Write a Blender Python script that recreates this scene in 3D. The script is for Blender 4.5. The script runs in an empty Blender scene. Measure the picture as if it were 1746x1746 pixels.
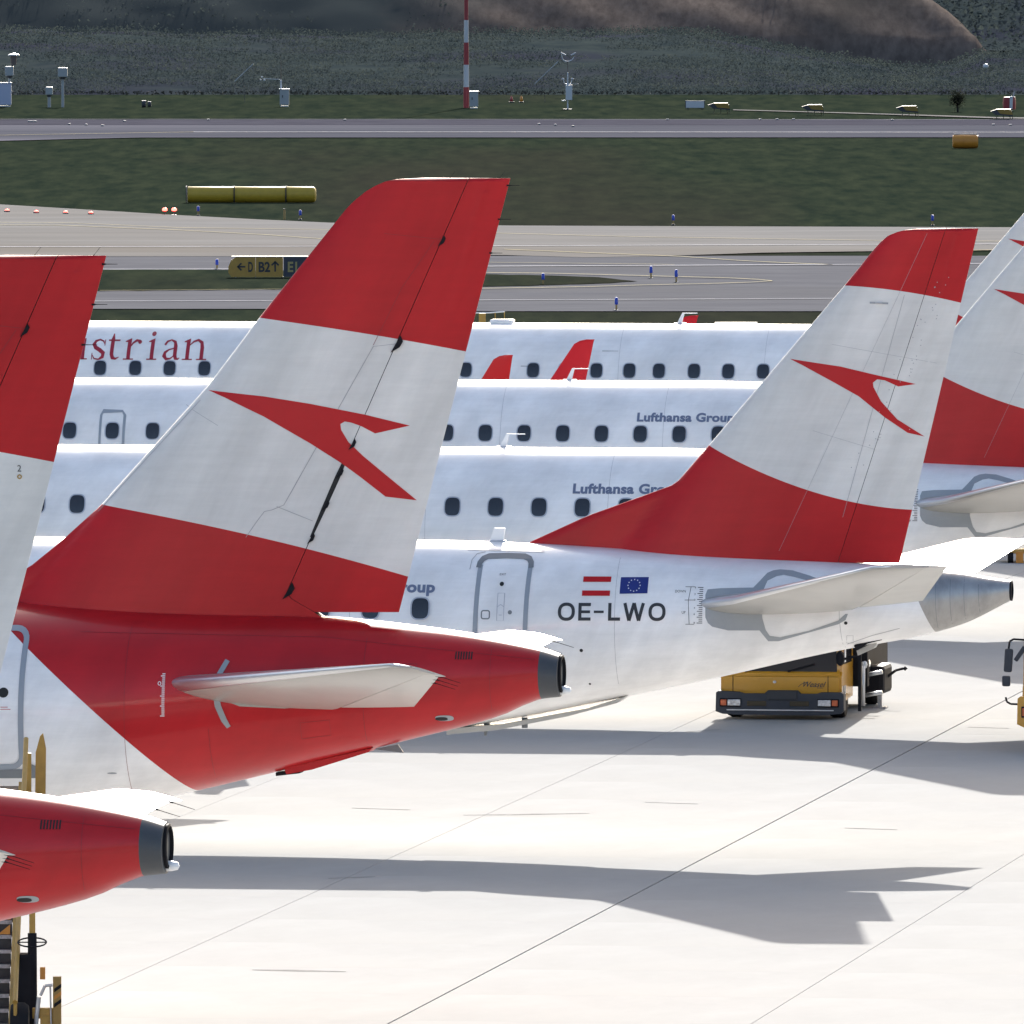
import bpy, bmesh, math, random
from mathutils import Vector, Matrix
random.seed(7)
C = bpy.context.scene.collection
S = bpy.context.scene
PI = math.pi

# ------------------------------------------------------------------ camera
CAM_H = 16.75
FPX = 27300.0                      # focal length in pixels of the 1746 px photograph
PITCH = math.atan(1188 / FPX)
cd = bpy.data.cameras.new('camera'); cam = bpy.data.objects.new('camera', cd); C.objects.link(cam)
cam.location = (0, 0, CAM_H); cam.rotation_euler = (PI / 2 - PITCH, 0, 0)
cd.sensor_width = 36; cd.lens = 36 * FPX / 1746; cd.clip_start = 1; cd.clip_end = 8000
S.camera = cam
# ------------------------------------------------------------------ light
SUN_EL, SUN_AZ = 25.0, 6.0         # sun ahead of the camera, slightly to the right
W = bpy.data.worlds.new("World"); S.world = W; W.use_nodes = True
wn = W.node_tree.nodes; bg = wn['Background']
sky = wn.new('ShaderNodeTexSky'); sky.sky_type = 'NISHITA'; sky.sun_disc = False
sky.sun_elevation = math.radians(SUN_EL); sky.sun_rotation = math.radians(SUN_AZ)
sky.air_density = 1.0; sky.dust_density = 5.0; sky.ozone_density = 1.0; sky.altitude = 180
W.node_tree.links.new(sky.outputs[0], bg.inputs[0]); bg.inputs[1].default_value = 0.10
sd = bpy.data.lights.new('sun', 'SUN'); sun = bpy.data.objects.new('sun', sd); C.objects.link(sun)
sd.energy = 4.6; sd.angle = math.radians(0.5); sd.color = (1.0, 0.965, 0.915)
_sv = Vector((math.sin(math.radians(SUN_AZ)) * math.cos(math.radians(SUN_EL)),
              math.cos(math.radians(SUN_AZ)) * math.cos(math.radians(SUN_EL)), math.sin(math.radians(SUN_EL))))
sun.rotation_euler = _sv.to_track_quat('Z', 'Y').to_euler(); sun.location = (60, 500, 220)
S.view_settings.view_transform = 'Standard'; S.view_settings.look = 'None'
S.view_settings.gamma = 1; S.view_settings.use_curve_mapping = False
S.view_settings.exposure = 1.65
S.render.engine = 'CYCLES'

# ------------------------------------------------------------------ helpers
def ground_at(px, py, z=0.0):
    """world point on the level z seen at photograph pixel (px, py)"""
    u = (px - 873) / FPX; v = (873 - py) / FPX
    d = (u, math.cos(PITCH) + v * math.sin(PITCH), -math.sin(PITCH) + v * math.cos(PITCH))
    t = (z - CAM_H) / d[2]
    return Vector((d[0] * t, d[1] * t, z))

def tag(o, label=None, cat=None, group=None, kind=None):
    if label: o['label'] = label
    if cat: o['category'] = cat
    if group: o['group'] = group
    if kind: o['kind'] = kind
    return o

def empty(name, loc=(0, 0, 0), rz=0.0, parent=None):
    o = bpy.data.objects.new(name, None); C.objects.link(o)
    o.location = loc; o.rotation_euler = (0, 0, rz)
    if parent: o.parent = parent
    return o

def link(name, bm, m, parent=None, smooth=False, loc=None, angle=None):
    me = bpy.data.meshes.new(name); bm.to_mesh(me); bm.free()
    for x in (m if isinstance(m, (list, tuple)) else [m]): me.materials.append(x)
    if smooth:
        for p in me.polygons: p.use_smooth = True
        if angle: 
            try: me.set_sharp_from_angle(angle=math.radians(angle))
            except Exception: pass
    return linkm(name, me, parent, loc)

def linkm(name, me, parent=None, loc=None, rz=0.0):
    o = bpy.data.objects.new(name, me); C.objects.link(o)
    if parent: o.parent = parent
    if loc is not None: o.location = loc
    if rz: o.rotation_euler = (0, 0, rz)
    return o

def copy_tree(o, parent=None):
    c = o.copy(); C.objects.link(c)
    if parent is not None: c.parent = parent
    for ch in list(o.children): copy_tree(ch, c)
    return c

def box(bm, c, s, rot=None, bev=0.0):
    r = bmesh.ops.create_cube(bm, size=1.0)
    M = Matrix.Translation(Vector(c)) @ ((rot if rot is not None else Matrix.Identity(4)) @ Matrix.Diagonal((s[0], s[1], s[2], 1)))
    bmesh.ops.transform(bm, matrix=M, verts=r['verts'])
    if bev:
        es = set(e for v in r['verts'] for e in v.link_edges)
        bmesh.ops.bevel(bm, geom=list(es), offset=bev, segments=2, affect='EDGES', profile=0.6)
    return bm

def cyl(bm, p0, p1, r0, r1=None, seg=16, caps=True):
    p0 = Vector(p0); p1 = Vector(p1); r1 = r0 if r1 is None else r1
    d = p1 - p0
    q = d.to_track_quat('Z', 'Y').to_matrix().to_4x4()
    r = bmesh.ops.create_cone(bm, cap_ends=caps, segments=seg, radius1=r0, radius2=r1, depth=d.length)
    bmesh.ops.transform(bm, matrix=Matrix.Translation((p0 + p1) / 2) @ q, verts=r['verts'])
    return bm

def tube(bm, pts, r, seg=8):
    for a, b in zip(pts[:-1], pts[1:]): cyl(bm, a, b, r, r, seg)
    return bm

def lathe(bm, prof, axis='z', seg=24, origin=(0, 0, 0)):
    """prof: list of (radius, height)"""
    rings = []
    for r, h in prof:
        ring = []
        for i in range(seg):
            a = 2 * PI * i / seg
            p = (r * math.cos(a), r * math.sin(a), h)
            if axis == 'x': p = (h, r * math.cos(a), r * math.sin(a))
            if axis == 'y': p = (r * math.cos(a), h, r * math.sin(a))
            ring.append(bm.verts.new((p[0] + origin[0], p[1] + origin[1], p[2] + origin[2])))
        rings.append(ring)
    for A, B in zip(rings[:-1], rings[1:]):
        for i in range(seg):
            j = (i + 1) % seg
            bm.faces.new((A[i], A[j], B[j], B[i]))
    if prof[0][0] > 1e-4: bm.faces.new(list(reversed(rings[0])))
    if prof[-1][0] > 1e-4: bm.faces.new(rings[-1])
    return bm

def extrude_poly(bm, pts, axis, a0, a1):
    """2D outline pts extruded along axis ('x','y','z') from a0 to a1"""
    def P(p, a):
        return {'x': (a, p[0], p[1]), 'y': (p[0], a, p[1]), 'z': (p[0], p[1], a)}[axis]
    A = [bm.verts.new(P(p, a0)) for p in pts]; B = [bm.verts.new(P(p, a1)) for p in pts]
    n = len(pts)
    for i in range(n):
        j = (i + 1) % n
        bm.faces.new((A[i], A[j], B[j], B[i]))
    f1 = bm.faces.new(A); f2 = bm.faces.new(list(reversed(B))); f1.normal_update(); f2.normal_update()
    bmesh.ops.triangulate(bm, faces=[f1, f2])
    bmesh.ops.recalc_face_normals(bm, faces=bm.faces)
    return bm

def pch(pts):
    """monotone cubic interpolation through (x, y) points"""
    pts = sorted(pts); xs = [p[0] for p in pts]; ys = [p[1] for p in pts]; n = len(xs)
    h = [xs[i + 1] - xs[i] for i in range(n - 1)]; d = [(ys[i + 1] - ys[i]) / h[i] for i in range(n - 1)]
    m = [d[0]] + [0.0] * (n - 2) + [d[-1]]
    for i in range(1, n - 1):
        if d[i - 1] * d[i] > 0:
            w1 = 2 * h[i] + h[i - 1]; w2 = h[i] + 2 * h[i - 1]
            m[i] = (w1 + w2) / (w1 / d[i - 1] + w2 / d[i])
    def f(x):
        if x <= xs[0]: return ys[0]
        if x >= xs[-1]: return ys[-1]
        i = 0
        while x > xs[i + 1]: i += 1
        t = (x - xs[i]) / h[i]
        return ((2*t**3 - 3*t**2 + 1) * ys[i] + (t**3 - 2*t**2 + t) * h[i] * m[i] +
                (-2*t**3 + 3*t**2) * ys[i + 1] + (t**3 - t**2) * h[i] * m[i + 1])
    return f

def lerpf(pts):
    pts = sorted(pts)
    def f(x):
        if x <= pts[0][0]:
            a, b = pts[0], pts[1]
        elif x >= pts[-1][0]:
            a, b = pts[-2], pts[-1]
        else:
            for a, b in zip(pts[:-1], pts[1:]):
                if x <= b[0]: break
        return a[1] + (b[1] - a[1]) * (x - a[0]) / (b[0] - a[0])
    return f

# ------------------------------------------------------------------ materials
MATS = {}
def mat(name, col, rough=0.5, metal=0.0, coat=0.0, emit=None, estr=0.0, var=0.0, vscale=3.0, bump=0.0, bscale=20.0, spec=0.5, stretch=None):
    if name in MATS: return MATS[name]
    m = bpy.data.materials.new(name); m.use_nodes = True; MATS[name] = m
    nt = m.node_tree; b = nt.nodes['Principled BSDF']
    b.inputs['Base Color'].default_value = (*col, 1); b.inputs['Roughness'].default_value = rough
    b.inputs['Metallic'].default_value = metal; b.inputs['Coat Weight'].default_value = coat
    b.inputs['Coat Roughness'].default_value = 0.12; b.inputs['Specular IOR Level'].default_value = spec
    if emit: b.inputs['Emission Color'].default_value = (*emit, 1); b.inputs['Emission Strength'].default_value = estr
    if var or bump:
        tc = nt.nodes.new('ShaderNodeTexCoord'); mp = nt.nodes.new('ShaderNodeMapping')
        nt.links.new(tc.outputs['Object'], mp.inputs[0])
        if stretch: mp.inputs['Scale'].default_value = stretch
    if var:
        nz = nt.nodes.new('ShaderNodeTexNoise'); nz.inputs['Scale'].default_value = vscale; nz.inputs['Detail'].default_value = 8
        nz.inputs['Roughness'].default_value = 0.65
        nt.links.new(mp.outputs[0], nz.inputs['Vector'])
        mr = nt.nodes.new('ShaderNodeMapRange'); mr.inputs[1].default_value = 0.3; mr.inputs[2].default_value = 0.7
        mr.inputs[3].default_value = 1 - var; mr.inputs[4].default_value = 1 + var
        nt.links.new(nz.outputs[0], mr.inputs[0])
        vm = nt.nodes.new('ShaderNodeVectorMath'); vm.operation = 'SCALE'; vm.inputs[0].default_value = col
        nt.links.new(mr.outputs[0], vm.inputs['Scale']); nt.links.new(vm.outputs[0], b.inputs['Base Color'])
    if bump:
        n2 = nt.nodes.new('ShaderNodeTexNoise'); n2.inputs['Scale'].default_value = bscale; n2.inputs['Detail'].default_value = 5
        nt.links.new(mp.outputs[0], n2.inputs['Vector'])
        bp = nt.nodes.new('ShaderNodeBump'); bp.inputs['Strength'].default_value = bump; bp.inputs['Distance'].default_value = 0.02
        nt.links.new(n2.outputs[0], bp.inputs['Height']); nt.links.new(bp.outputs[0], b.inputs['Normal'])
    return m

RED = (0.45, 0.013, 0.017); WHITE = (0.82, 0.81, 0.805); FINWHITE = (0.68, 0.665, 0.64)

def livery(name, masks, white=WHITE, rough=0.32, coat=0.5, dirt=0.05, spec=0.4):
    """paint: red where any mask is true; a mask is (coefs, sign): sign*(z - poly(x)) > 0 in the thing's own metres"""
    m = bpy.data.materials.new(name); m.use_nodes = True; nt = m.node_tree; N = nt.nodes; Lk = nt.links
    b = N['Principled BSDF']; b.inputs['Roughness'].default_value = rough; b.inputs['Coat Weight'].default_value = coat; b.inputs['Specular IOR Level'].default_value = spec
    b.inputs['Coat Roughness'].default_value = 0.1
    tc = N.new('ShaderNodeTexCoord'); sp = N.new('ShaderNodeSeparateXYZ'); Lk.new(tc.outputs['Object'], sp.inputs[0])
    def mth(op, a, c=None):
        n = N.new('ShaderNodeMath'); n.operation = op
        for i, v in enumerate((a, c)):
            if v is None: continue
            if isinstance(v, (int, float)): n.inputs[i].default_value = v
            else: Lk.new(v, n.inputs[i])
        return n.outputs[0]
    tot = None
    for coefs, sg in masks:
        acc = mth('MULTIPLY', sp.outputs[0], 0.0)
        acc = mth('ADD', acc, float(coefs[0]))
        for c in coefs[1:]: acc = mth('ADD', mth('MULTIPLY', acc, sp.outputs[0]), float(c))
        d = mth('SUBTRACT', sp.outputs[2], acc)
        r = mth('GREATER_THAN', mth('MULTIPLY', d, float(sg)), 0.0)
        tot = r if tot is None else mth('MAXIMUM', tot, r)
    mx = N.new('ShaderNodeMix'); mx.data_type = 'RGBA'
    mx.inputs['A'].default_value = (*white, 1); mx.inputs['B'].default_value = (*RED, 1)
    if tot is None: mx.inputs['Factor'].default_value = 0
    else: Lk.new(tot, mx.inputs['Factor'])
    # grime: soft streaks along the airflow and small speckles
    mp = N.new('ShaderNodeMapping'); mp.inputs['Scale'].default_value = (0.35, 2.0, 3.0); Lk.new(tc.outputs['Object'], mp.inputs[0])
    nz = N.new('ShaderNodeTexNoise'); nz.inputs['Scale'].default_value = 2.2; nz.inputs['Detail'].default_value = 9; nz.inputs['Roughness'].default_value = 0.7
    Lk.new(mp.outputs[0], nz.inputs['Vector'])
    mr = N.new('ShaderNodeMapRange'); mr.inputs[1].default_value = 0.35; mr.inputs[2].default_value = 0.7
    mr.inputs[3].default_value = 1.0; mr.inputs[4].default_value = 1.0 - 2.0 * dirt; Lk.new(nz.outputs[0], mr.inputs[0])
    n3 = N.new('ShaderNodeTexNoise'); n3.inputs['Scale'].default_value = 16; n3.inputs['Detail'].default_value = 6; n3.inputs['Roughness'].default_value = 0.8
    Lk.new(tc.outputs['Object'], n3.inputs['Vector'])
    m3 = N.new('ShaderNodeMapRange'); m3.inputs[1].default_value = 0.66; m3.inputs[2].default_value = 0.74
    m3.inputs[3].default_value = 1.0; m3.inputs[4].default_value = 0.86; Lk.new(n3.outputs[0], m3.inputs[0])
    mp5 = N.new('ShaderNodeMapping'); mp5.vector_type = 'TEXTURE'; mp5.inputs['Rotation'].default_value = (0, math.radians(27), 0); mp5.inputs['Scale'].default_value = (0.9, 1.0, 5.0); Lk.new(tc.outputs['Object'], mp5.inputs[0])  # slanting streaks: soft sheen along the fin spar, painted into the colour
    n5 = N.new('ShaderNodeTexNoise'); n5.inputs['Scale'].default_value = 1.3; n5.inputs['Detail'].default_value = 6; n5.inputs['Roughness'].default_value = 0.6; Lk.new(mp5.outputs[0], n5.inputs['Vector'])
    m5 = N.new('ShaderNodeMapRange'); m5.inputs[1].default_value = 0.35; m5.inputs[2].default_value = 0.7; m5.inputs[3].default_value = 0.90; m5.inputs[4].default_value = 1.12; Lk.new(n5.outputs[0], m5.inputs[0])
    vm = N.new('ShaderNodeVectorMath'); vm.operation = 'SCALE'; Lk.new(mx.outputs['Result'], vm.inputs[0])
    Lk.new(mth('MULTIPLY', mth('MULTIPLY', mr.outputs[0], m3.outputs[0]), m5.outputs[0]), vm.inputs['Scale']); Lk.new(vm.outputs[0], b.inputs['Base Color'])
    r2 = N.new('ShaderNodeMapRange'); r2.inputs[3].default_value = rough - 0.08; r2.inputs[4].default_value = rough + 0.12
    Lk.new(nz.outputs[0], r2.inputs[0]); Lk.new(r2.outputs[0], b.inputs['Roughness'])
    # very soft oil-canning of the skin
    n4 = N.new('ShaderNodeTexNoise'); n4.inputs['Scale'].default_value = 1.1; n4.inputs['Detail'].default_value = 1
    Lk.new(tc.outputs['Object'], n4.inputs['Vector'])
    bp = N.new('ShaderNodeBump'); bp.inputs['Strength'].default_value = 0.35; bp.inputs['Distance'].default_value = 0.03
    Lk.new(n4.outputs[0], bp.inputs['Height']); Lk.new(bp.outputs[0], b.inputs['Normal'])
    return m

M_white = livery('white_aircraft_paint', [])
M_red = mat('red_paint', RED, 0.35, coat=0.0, spec=0.2, var=0.05, vscale=2)
M_finE = livery('banded_fin_paint', coat=0.0, spec=0.2, masks=[((-0.055, -0.3376, 8.6377), 1), ((0.0025, 0.0994, 0.2525, 5.6816), -1)], white=FINWHITE, dirt=0.05)
M_finA = livery('banded_fin_paint_large', coat=0.0, spec=0.2, masks=[((-0.0136, -0.2332, 9.0259), 1), ((-0.0168, -0.3711, 5.4598), -1)], white=FINWHITE, dirt=0.05)
M_fusA = livery('diagonal_red_paint', coat=0.25, spec=0.2, masks= [((-0.0293, -1.2805, -2.5783), 1)])
M_dark = mat('dark_gap', (0.008, 0.008, 0.009), 0.7)
M_line = mat('panel_line', (0.30, 0.30, 0.32), 0.6)
M_lineR = mat('panel_line_red', (0.20, 0.008, 0.012), 0.5)
M_door = mat('door_seal_grey', (0.27, 0.30, 0.34), 0.5)
M_doorDark = mat('door_trim_dark', (0.16, 0.175, 0.19), 0.5)
M_glass = mat('cabin_glass', (0.012, 0.013, 0.018), 0.12, spec=0.6, coat=0.3)
M_cab = mat('pale_cabinet_grey', (0.26, 0.285, 0.31), 0.5, var=0.05)
M_lampcap = mat('lamp_cap_grey', (0.22, 0.22, 0.24), 0.9, spec=0.1)
M_rim = mat('window_rim', (0.42, 0.43, 0.47), 0.4, metal=0.3)
M_text = mat('slate_blue_lettering', (0.13, 0.16, 0.25), 0.5)
M_black = mat('black_lettering', (0.02, 0.022, 0.028), 0.5)
M_metal = mat('tailcone_metal', (0.36, 0.35, 0.34), 0.42, metal=0.75, var=0.22, vscale=2.5, stretch=(1.2, 1, 0.5))
M_stab = mat('stabiliser_grey_paint', (0.38, 0.365, 0.335), 0.34, coat=0.25, var=0.06, vscale=1.5)
M_stab2 = mat('elevator_paint', (0.46, 0.445, 0.41), 0.38, coat=0.2, var=0.06, vscale=1.5)
M_wear = mat('grey_wear_paint', (0.30, 0.32, 0.34), 0.45, coat=0.2, var=0.05)
M_cone = mat('charcoal_tailcone', (0.05, 0.055, 0.062), 0.5, var=0.1)
M_le = mat('bare_leading_edge', (0.62, 0.63, 0.65), 0.3, metal=0.9)
M_flagblue = mat('flag_blue', (0.010, 0.022, 0.17), 0.4)
M_flagwhite = mat('flag_white', (0.8, 0.8, 0.8), 0.4)
M_tyre = mat('tyre_rubber', (0.015, 0.015, 0.017), 0.8, var=0.2, spec=0.1)
M_steel = mat('galvanised_steel', (0.42, 0.43, 0.45), 0.4, metal=0.7, var=0.1)
M_blackmetal = mat('black_metal', (0.014, 0.014, 0.017), 0.7, var=0.15, spec=0.08)
M_truckyellow = mat('truck_yellow', (0.52, 0.25, 0.012), 0.32, coat=0.4, var=0.06)
M_yellow = mat('ochre_yellow_paint', (0.36, 0.21, 0.035), 0.5, var=0.12, vscale=8)
M_yellow2 = mat('faded_yellow_shell', (0.40, 0.265, 0.02), 0.55, var=0.10, vscale=3)
M_orange = mat('orange_paint', (0.48, 0.19, 0.02), 0.5, var=0.1)
M_bumper = mat('dark_grey_plastic', (0.05, 0.053, 0.062), 0.65, var=0.1, spec=0.2)

# ------------------------------------------------------------------ painted sheets that follow a skin
def cut_grid(bm, cx, cz):
    if not bm.verts: return
    for ax, c in ((0, cx), (2, cz)):
        if not c: continue
        lo = min(v.co[ax] for v in bm.verts); hi = max(v.co[ax] for v in bm.verts)
        k = math.ceil(lo / c)
        while k * c < hi:
            no = [0, 0, 0]; no[ax] = 1; co = [0, 0, 0]; co[ax] = k * c
            bmesh.ops.bisect_plane(bm, geom=bm.verts[:] + bm.edges[:] + bm.faces[:], plane_co=co, plane_no=no)
            k += 1

def stroke_bm(bm, pts, w, closed=False):
    """flat band of width w (or list of widths) along 2D points"""
    n = len(pts); ws = w if isinstance(w, (list, tuple)) else [w] * n
    P = [Vector(p) for p in pts]; Lf, Rt = [], []
    for i in range(n):
        if closed: a, b = P[i - 1], P[(i + 1) % n]
        else: a, b = P[max(i - 1, 0)], P[min(i + 1, n - 1)]
        d = (b - a).normalized(); nrm = Vector((-d[1], d[0]))
        k = 1.0
        if closed or 0 < i < n - 1:
            e = (P[i] - P[i - 1]).normalized(); k = 1 / max(0.6, abs(Vector((-e[1], e[0])).dot(nrm)))
        o = nrm * ws[i] / 2 * k
        Lf.append(bm.verts.new((P[i][0] + o[0], 0, P[i][1] + o[1]))); Rt.append(bm.verts.new((P[i][0] - o[0], 0, P[i][1] - o[1])))
    for i in range(n if closed else n - 1):
        j = (i + 1) % n
        bm.faces.new((Lf[i], Lf[j], Rt[j], Rt[i]))

def poly_bm(bm, pts):
    f = bm.faces.new([bm.verts.new((p[0], 0, p[1])) for p in pts]); f.normal_update()
    bmesh.ops.triangulate(bm, faces=[f], ngon_method='EAR_CLIP')

def sheet_on(name, bm, surf, m, parent, off=0.006, cx=0.3, cz=0.06):
    cut_grid(bm, cx, cz)
    for v in bm.verts: v.co.y = surf(v.co.x, v.co.z) - off
    bmesh.ops.recalc_face_normals(bm, faces=bm.faces)
    return link(name, bm, m, parent)

def ell(cx, cz, rx, rz, n=20, p=2.0):
    out = []
    for i in range(n):
        a = 2 * PI * i / n; c, s_ = math.cos(a), math.sin(a)
        out.append((cx + rx * math.copysign(abs(c) ** (2 / p), c), cz + rz * math.copysign(abs(s_) ** (2 / p), s_)))
    return out

def text_bm(bm, body, x, z, width, height=None, bold=0.0, spacing=1.0, flip=False):
    cu = bpy.data.curves.new('lettering', 'FONT'); cu.body = body; cu.size = 1; cu.offset = bold; cu.space_character = spacing
    cu.resolution_u = 4
    o = bpy.data.objects.new('lettering_tmp', cu); C.objects.link(o)
    dg = bpy.context.evaluated_depsgraph_get(); ev = o.evaluated_get(dg); me = bpy.data.meshes.new_from_object(ev)
    C.objects.unlink(o); bpy.data.objects.remove(o)
    xs = [v.co.x for v in me.vertices]; ys = [v.co.y for v in me.vertices]
    sx = width / (max(xs) - min(xs)); x0 = min(xs); sy = sx if not height else height / (max(ys) - min(0, min(ys)) if False else max(ys))
    vs = [bm.verts.new((x + (v.co.x - x0) * sx, 0, z + v.co.y * sy)) for v in me.vertices]
    for p in me.polygons:
        try: f = bm.faces.new([vs[i] for i in p.vertices])
        except ValueError: pass
    bmesh.ops.triangulate(bm, faces=bm.faces[:])
    bpy.data.meshes.remove(me)

# ------------------------------------------------------------------ aircraft parts (x aft, tail end at 0; -y faces the camera)
class Fuselage:
    def __init__(s, zt, zb, w):
        s.zt, s.zb, s.w = pch(zt), pch(zb), pch(w)
    def near(s, x, z):
        t, b = s.zt(x), s.zb(x); c = (t + b) / 2; h = (t - b) / 2
        k = max(0.0, 1 - ((z - c) / h) ** 2)
        return -s.w(x) * math.sqrt(k)
    def loft(s, xs, seg=96, cap=False, inner=None, shear=None):
        bm = bmesh.new(); rings = []
        for x in xs:
            ring = []
            for i in range(seg):
                a = 2 * PI * i / seg
                xx = x
                for _ in range(2):
                    t, b = s.zt(xx), s.zb(xx); c = (t + b) / 2; h = (t - b) / 2
                    z = c + h * math.sin(a)
                    if shear: xx = x + shear(x) * (z - c)
                ring.append(bm.verts.new((xx, -s.w(xx) * math.cos(a), z)))
            rings.append(ring)
        for A, B in zip(rings[:-1], rings[1:]):
            for i in range(seg):
                j = (i + 1) % seg
                bm.faces.new((A[i], A[j], B[j], B[i]))
        if cap:
            bm.faces.new(rings[0]); bm.faces.new(list(reversed(rings[-1])))
        bmesh.ops.recalc_face_normals(bm, faces=bm.faces)
        return bm

def g_naca(s):
    s = min(max(s, 0.0), 1.0)
    return 10 * (0.2969 * math.sqrt(s) - 0.126 * s - 0.3516 * s * s + 0.2843 * s ** 3 - 0.1015 * s ** 4)

class Fin:
    def __init__(s, le, straight, te, hinge, T, zbase, ztop, gap, rud_bottom):
        s.le = lerpf(le); s.st = lerpf(straight); s.te = lerpf(te); s.hi = lerpf(hinge); s.T = lerpf(T)
        s.z0, s.z1, s.gap, s.rb = zbase, ztop, gap, rud_bottom
    def half(s, x, z):
        LE, LS, TE = s.le(z), s.st(z), s.te(z)
        a = s.T(z) * g_naca((x - LS) / (TE - LS)) if x > LS else 0.0
        b = 0.055 * math.sqrt(min(1.0, max(0.0, (x - LE) / 0.25))) if x < TE - 0.3 else 0.0
        top = math.sqrt(max(0.0, min(1.0, (s.z1 - z) / 0.04)))
        return max(a, b) * max(top, 0.15) + 0.001
    def near(s, x, z): return -s.half(x, z)
    def surface(s, zs, fa, fb, n, power=1.6):
        bm = bmesh.new(); rows = []
        for z in zs:
            xa, xb = fa(z), fb(z)
            xs = [xa + (xb - xa) * (i / n) ** power for i in range(n + 1)]
            A = [bm.verts.new((x, -s.half(x, z), z)) for x in xs]
            B = [bm.verts.new((x, s.half(x, z), z)) for x in xs]
            rows.append((A, B))
        for (A, B), (A2, B2) in zip(rows[:-1], rows[1:]):
            for i in range(n):
                bm.faces.new((A[i], A[i + 1], A2[i + 1], A2[i])); bm.faces.new((B[i + 1], B[i], B2[i], B2[i + 1]))
            f1 = bm.faces.new((A[0], A2[0], B2[0], B[0])); f2 = bm.faces.new((A[n], B[n], B2[n], A2[n]))
            f1.material_index = 0; f2.material_index = 0
            s._caps.append((f1, f2))
        for (A, B), sgn in ((rows[0], 1), (rows[-1], -1)):
            for i in range(n):
                bm.faces.new((A[i], B[i], B[i + 1], A[i + 1]) if sgn > 0 else (A[i], A[i + 1], B[i + 1], B[i]))
        bmesh.ops.recalc_face_normals(bm, faces=bm.faces)
        return bm
    def build(s, paint, parent):
        n1 = 70
        zs = [s.z0 + (s.z1 - 0.35 - s.z0) * i / n1 for i in range(n1)] + [s.z1 - 0.35 * (1 - (i / 24)) ** 1.7 for i in range(25)]
        s._caps = []
        bm = s.surface(zs, s.le, lambda z: s.hi(z) - s.gap, 26)
        for a, b in s._caps: b.material_index = 1
        fin = link('fin', bm, [paint, M_dark], parent, smooth=True, angle=40)
        zr = [z for z in zs if z > s.rb + 0.01]; zr = [s.rb] + zr
        s._caps = []
        bm = s.surface(zr, lambda z: s.hi(z) + s.gap, s.te, 14, 1.0)
        for a, b in s._caps: a.material_index = 1
        rud = link('rudder', bm, [paint, M_dark], parent, smooth=True, angle=40)
        return fin, rud

def wing_surface(secs, s0, s1, n=14, side=1):
    """secs: (y, xLE, zLE, xTE, zTE, thick); chordwise from s0 to s1"""
    bm = bmesh.new(); rows = []
    for y, xl, zl, xt, zt_, th in secs:
        A, B = [], []
        for i in range(n + 1):
            t = s0 + (s1 - s0) * ((i / n) ** 1.7 if s0 == 0 else i / n)
            x = xl + (xt - xl) * t; z = zl + (zt_ - zl) * t; h = th / 2 * g_naca(t) + 0.003
            A.append(bm.verts.new((x, y * side, z + h))); B.append(bm.verts.new((x, y * side, z - h)))
        rows.append((A, B))
    for (A, B), (A2, B2) in zip(rows[:-1], rows[1:]):
        for i in range(n):
            bm.faces.new((A[i], A[i + 1], A2[i + 1], A2[i])); bm.faces.new((B[i + 1], B[i], B2[i], B2[i + 1]))
        bm.faces.new((A[0], A2[0], B2[0], B[0])); bm.faces.new((A[n], B[n], B2[n], A2[n]))
    for A, B in (rows[0], rows[-1]):
        for i in range(n): bm.faces.new((A[i], B[i], B[i + 1], A[i + 1]))
    bmesh.ops.recalc_face_normals(bm, faces=bm.faces)
    return bm

def sec_lerp(a, b, t): return tuple(p + (q - p) * t for p, q in zip(a, b))

def wicks(parent, pts, d, r=0.008):
    for p in pts:
        bm = bmesh.new(); p = Vector(p); q = p + Vector(d)
        cyl(bm, p, q, r * 0.7, r * 0.4, 5); cyl(bm, p - Vector(d) * 0.15, p + Vector(d) * 0.12, r * 2.2, r, 6)
        link('static_wick', bm, M_blackmetal, parent)

def gear(parent, x, y, zt, r, n2=True):
    g = empty('landing_gear', (x, y, 0), 0, parent)
    bm = bmesh.new(); cyl(bm, (0, 0, r), (0, 0, zt), 0.11, 0.14, 12); link('strut', bm, M_steel, g)
    for sy in (-1, 1):
        bm = bmesh.new(); lathe(bm, [(r * 0.45, -0.15), (r * 0.9, -0.15), (r, -0.08), (r, 0.08), (r * 0.9, 0.15), (r * 0.45, 0.15)], 'y', 20, (0, sy * 0.3, r))
        link('wheel', bm, M_tyre, g, smooth=True, angle=40)

def engine(parent, x, y, z, L, R):
    bm = bmesh.new()
    lathe(bm, [(R * 0.80, 0.06), (R * 0.9, 0), (R, 0.25), (R * 1.04, L * 0.35), (R * 0.9, L * 0.75), (R * 0.62, L), (R * 0.5, L)], 'x', 32, (x, y, z))
    e = link('engine', bm, M_white, parent, smooth=True, angle=50)
    bm = bmesh.new(); box(bm, (x + L * 0.55, y, z + R + 0.15), (L * 0.7, 0.2, 0.5)); link('pylon', bm, M_white, e)
    bm = bmesh.new(); lathe(bm, [(0.01, -0.1), (R * 0.25, 0.2), (R * 0.82, 0.25), (R * 0.82, 0.3)], 'x', 24, (x + 0.1, y, z)); link('fan', bm, M_blackmetal, e)

def rounded(x0, x1, z0, z1, r, n=5):
    out = []
    for cx, cz, a0 in ((x1 - r, z1 - r, 0), (x0 + r, z1 - r, 90), (x0 + r, z0 + r, 180), (x1 - r, z0 + r, 270)):
        for i in range(n + 1):
            a = math.radians(a0 + 90 * i / n); out.append((cx + r * math.cos(a), cz + r * math.sin(a)))
    return out

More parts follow.
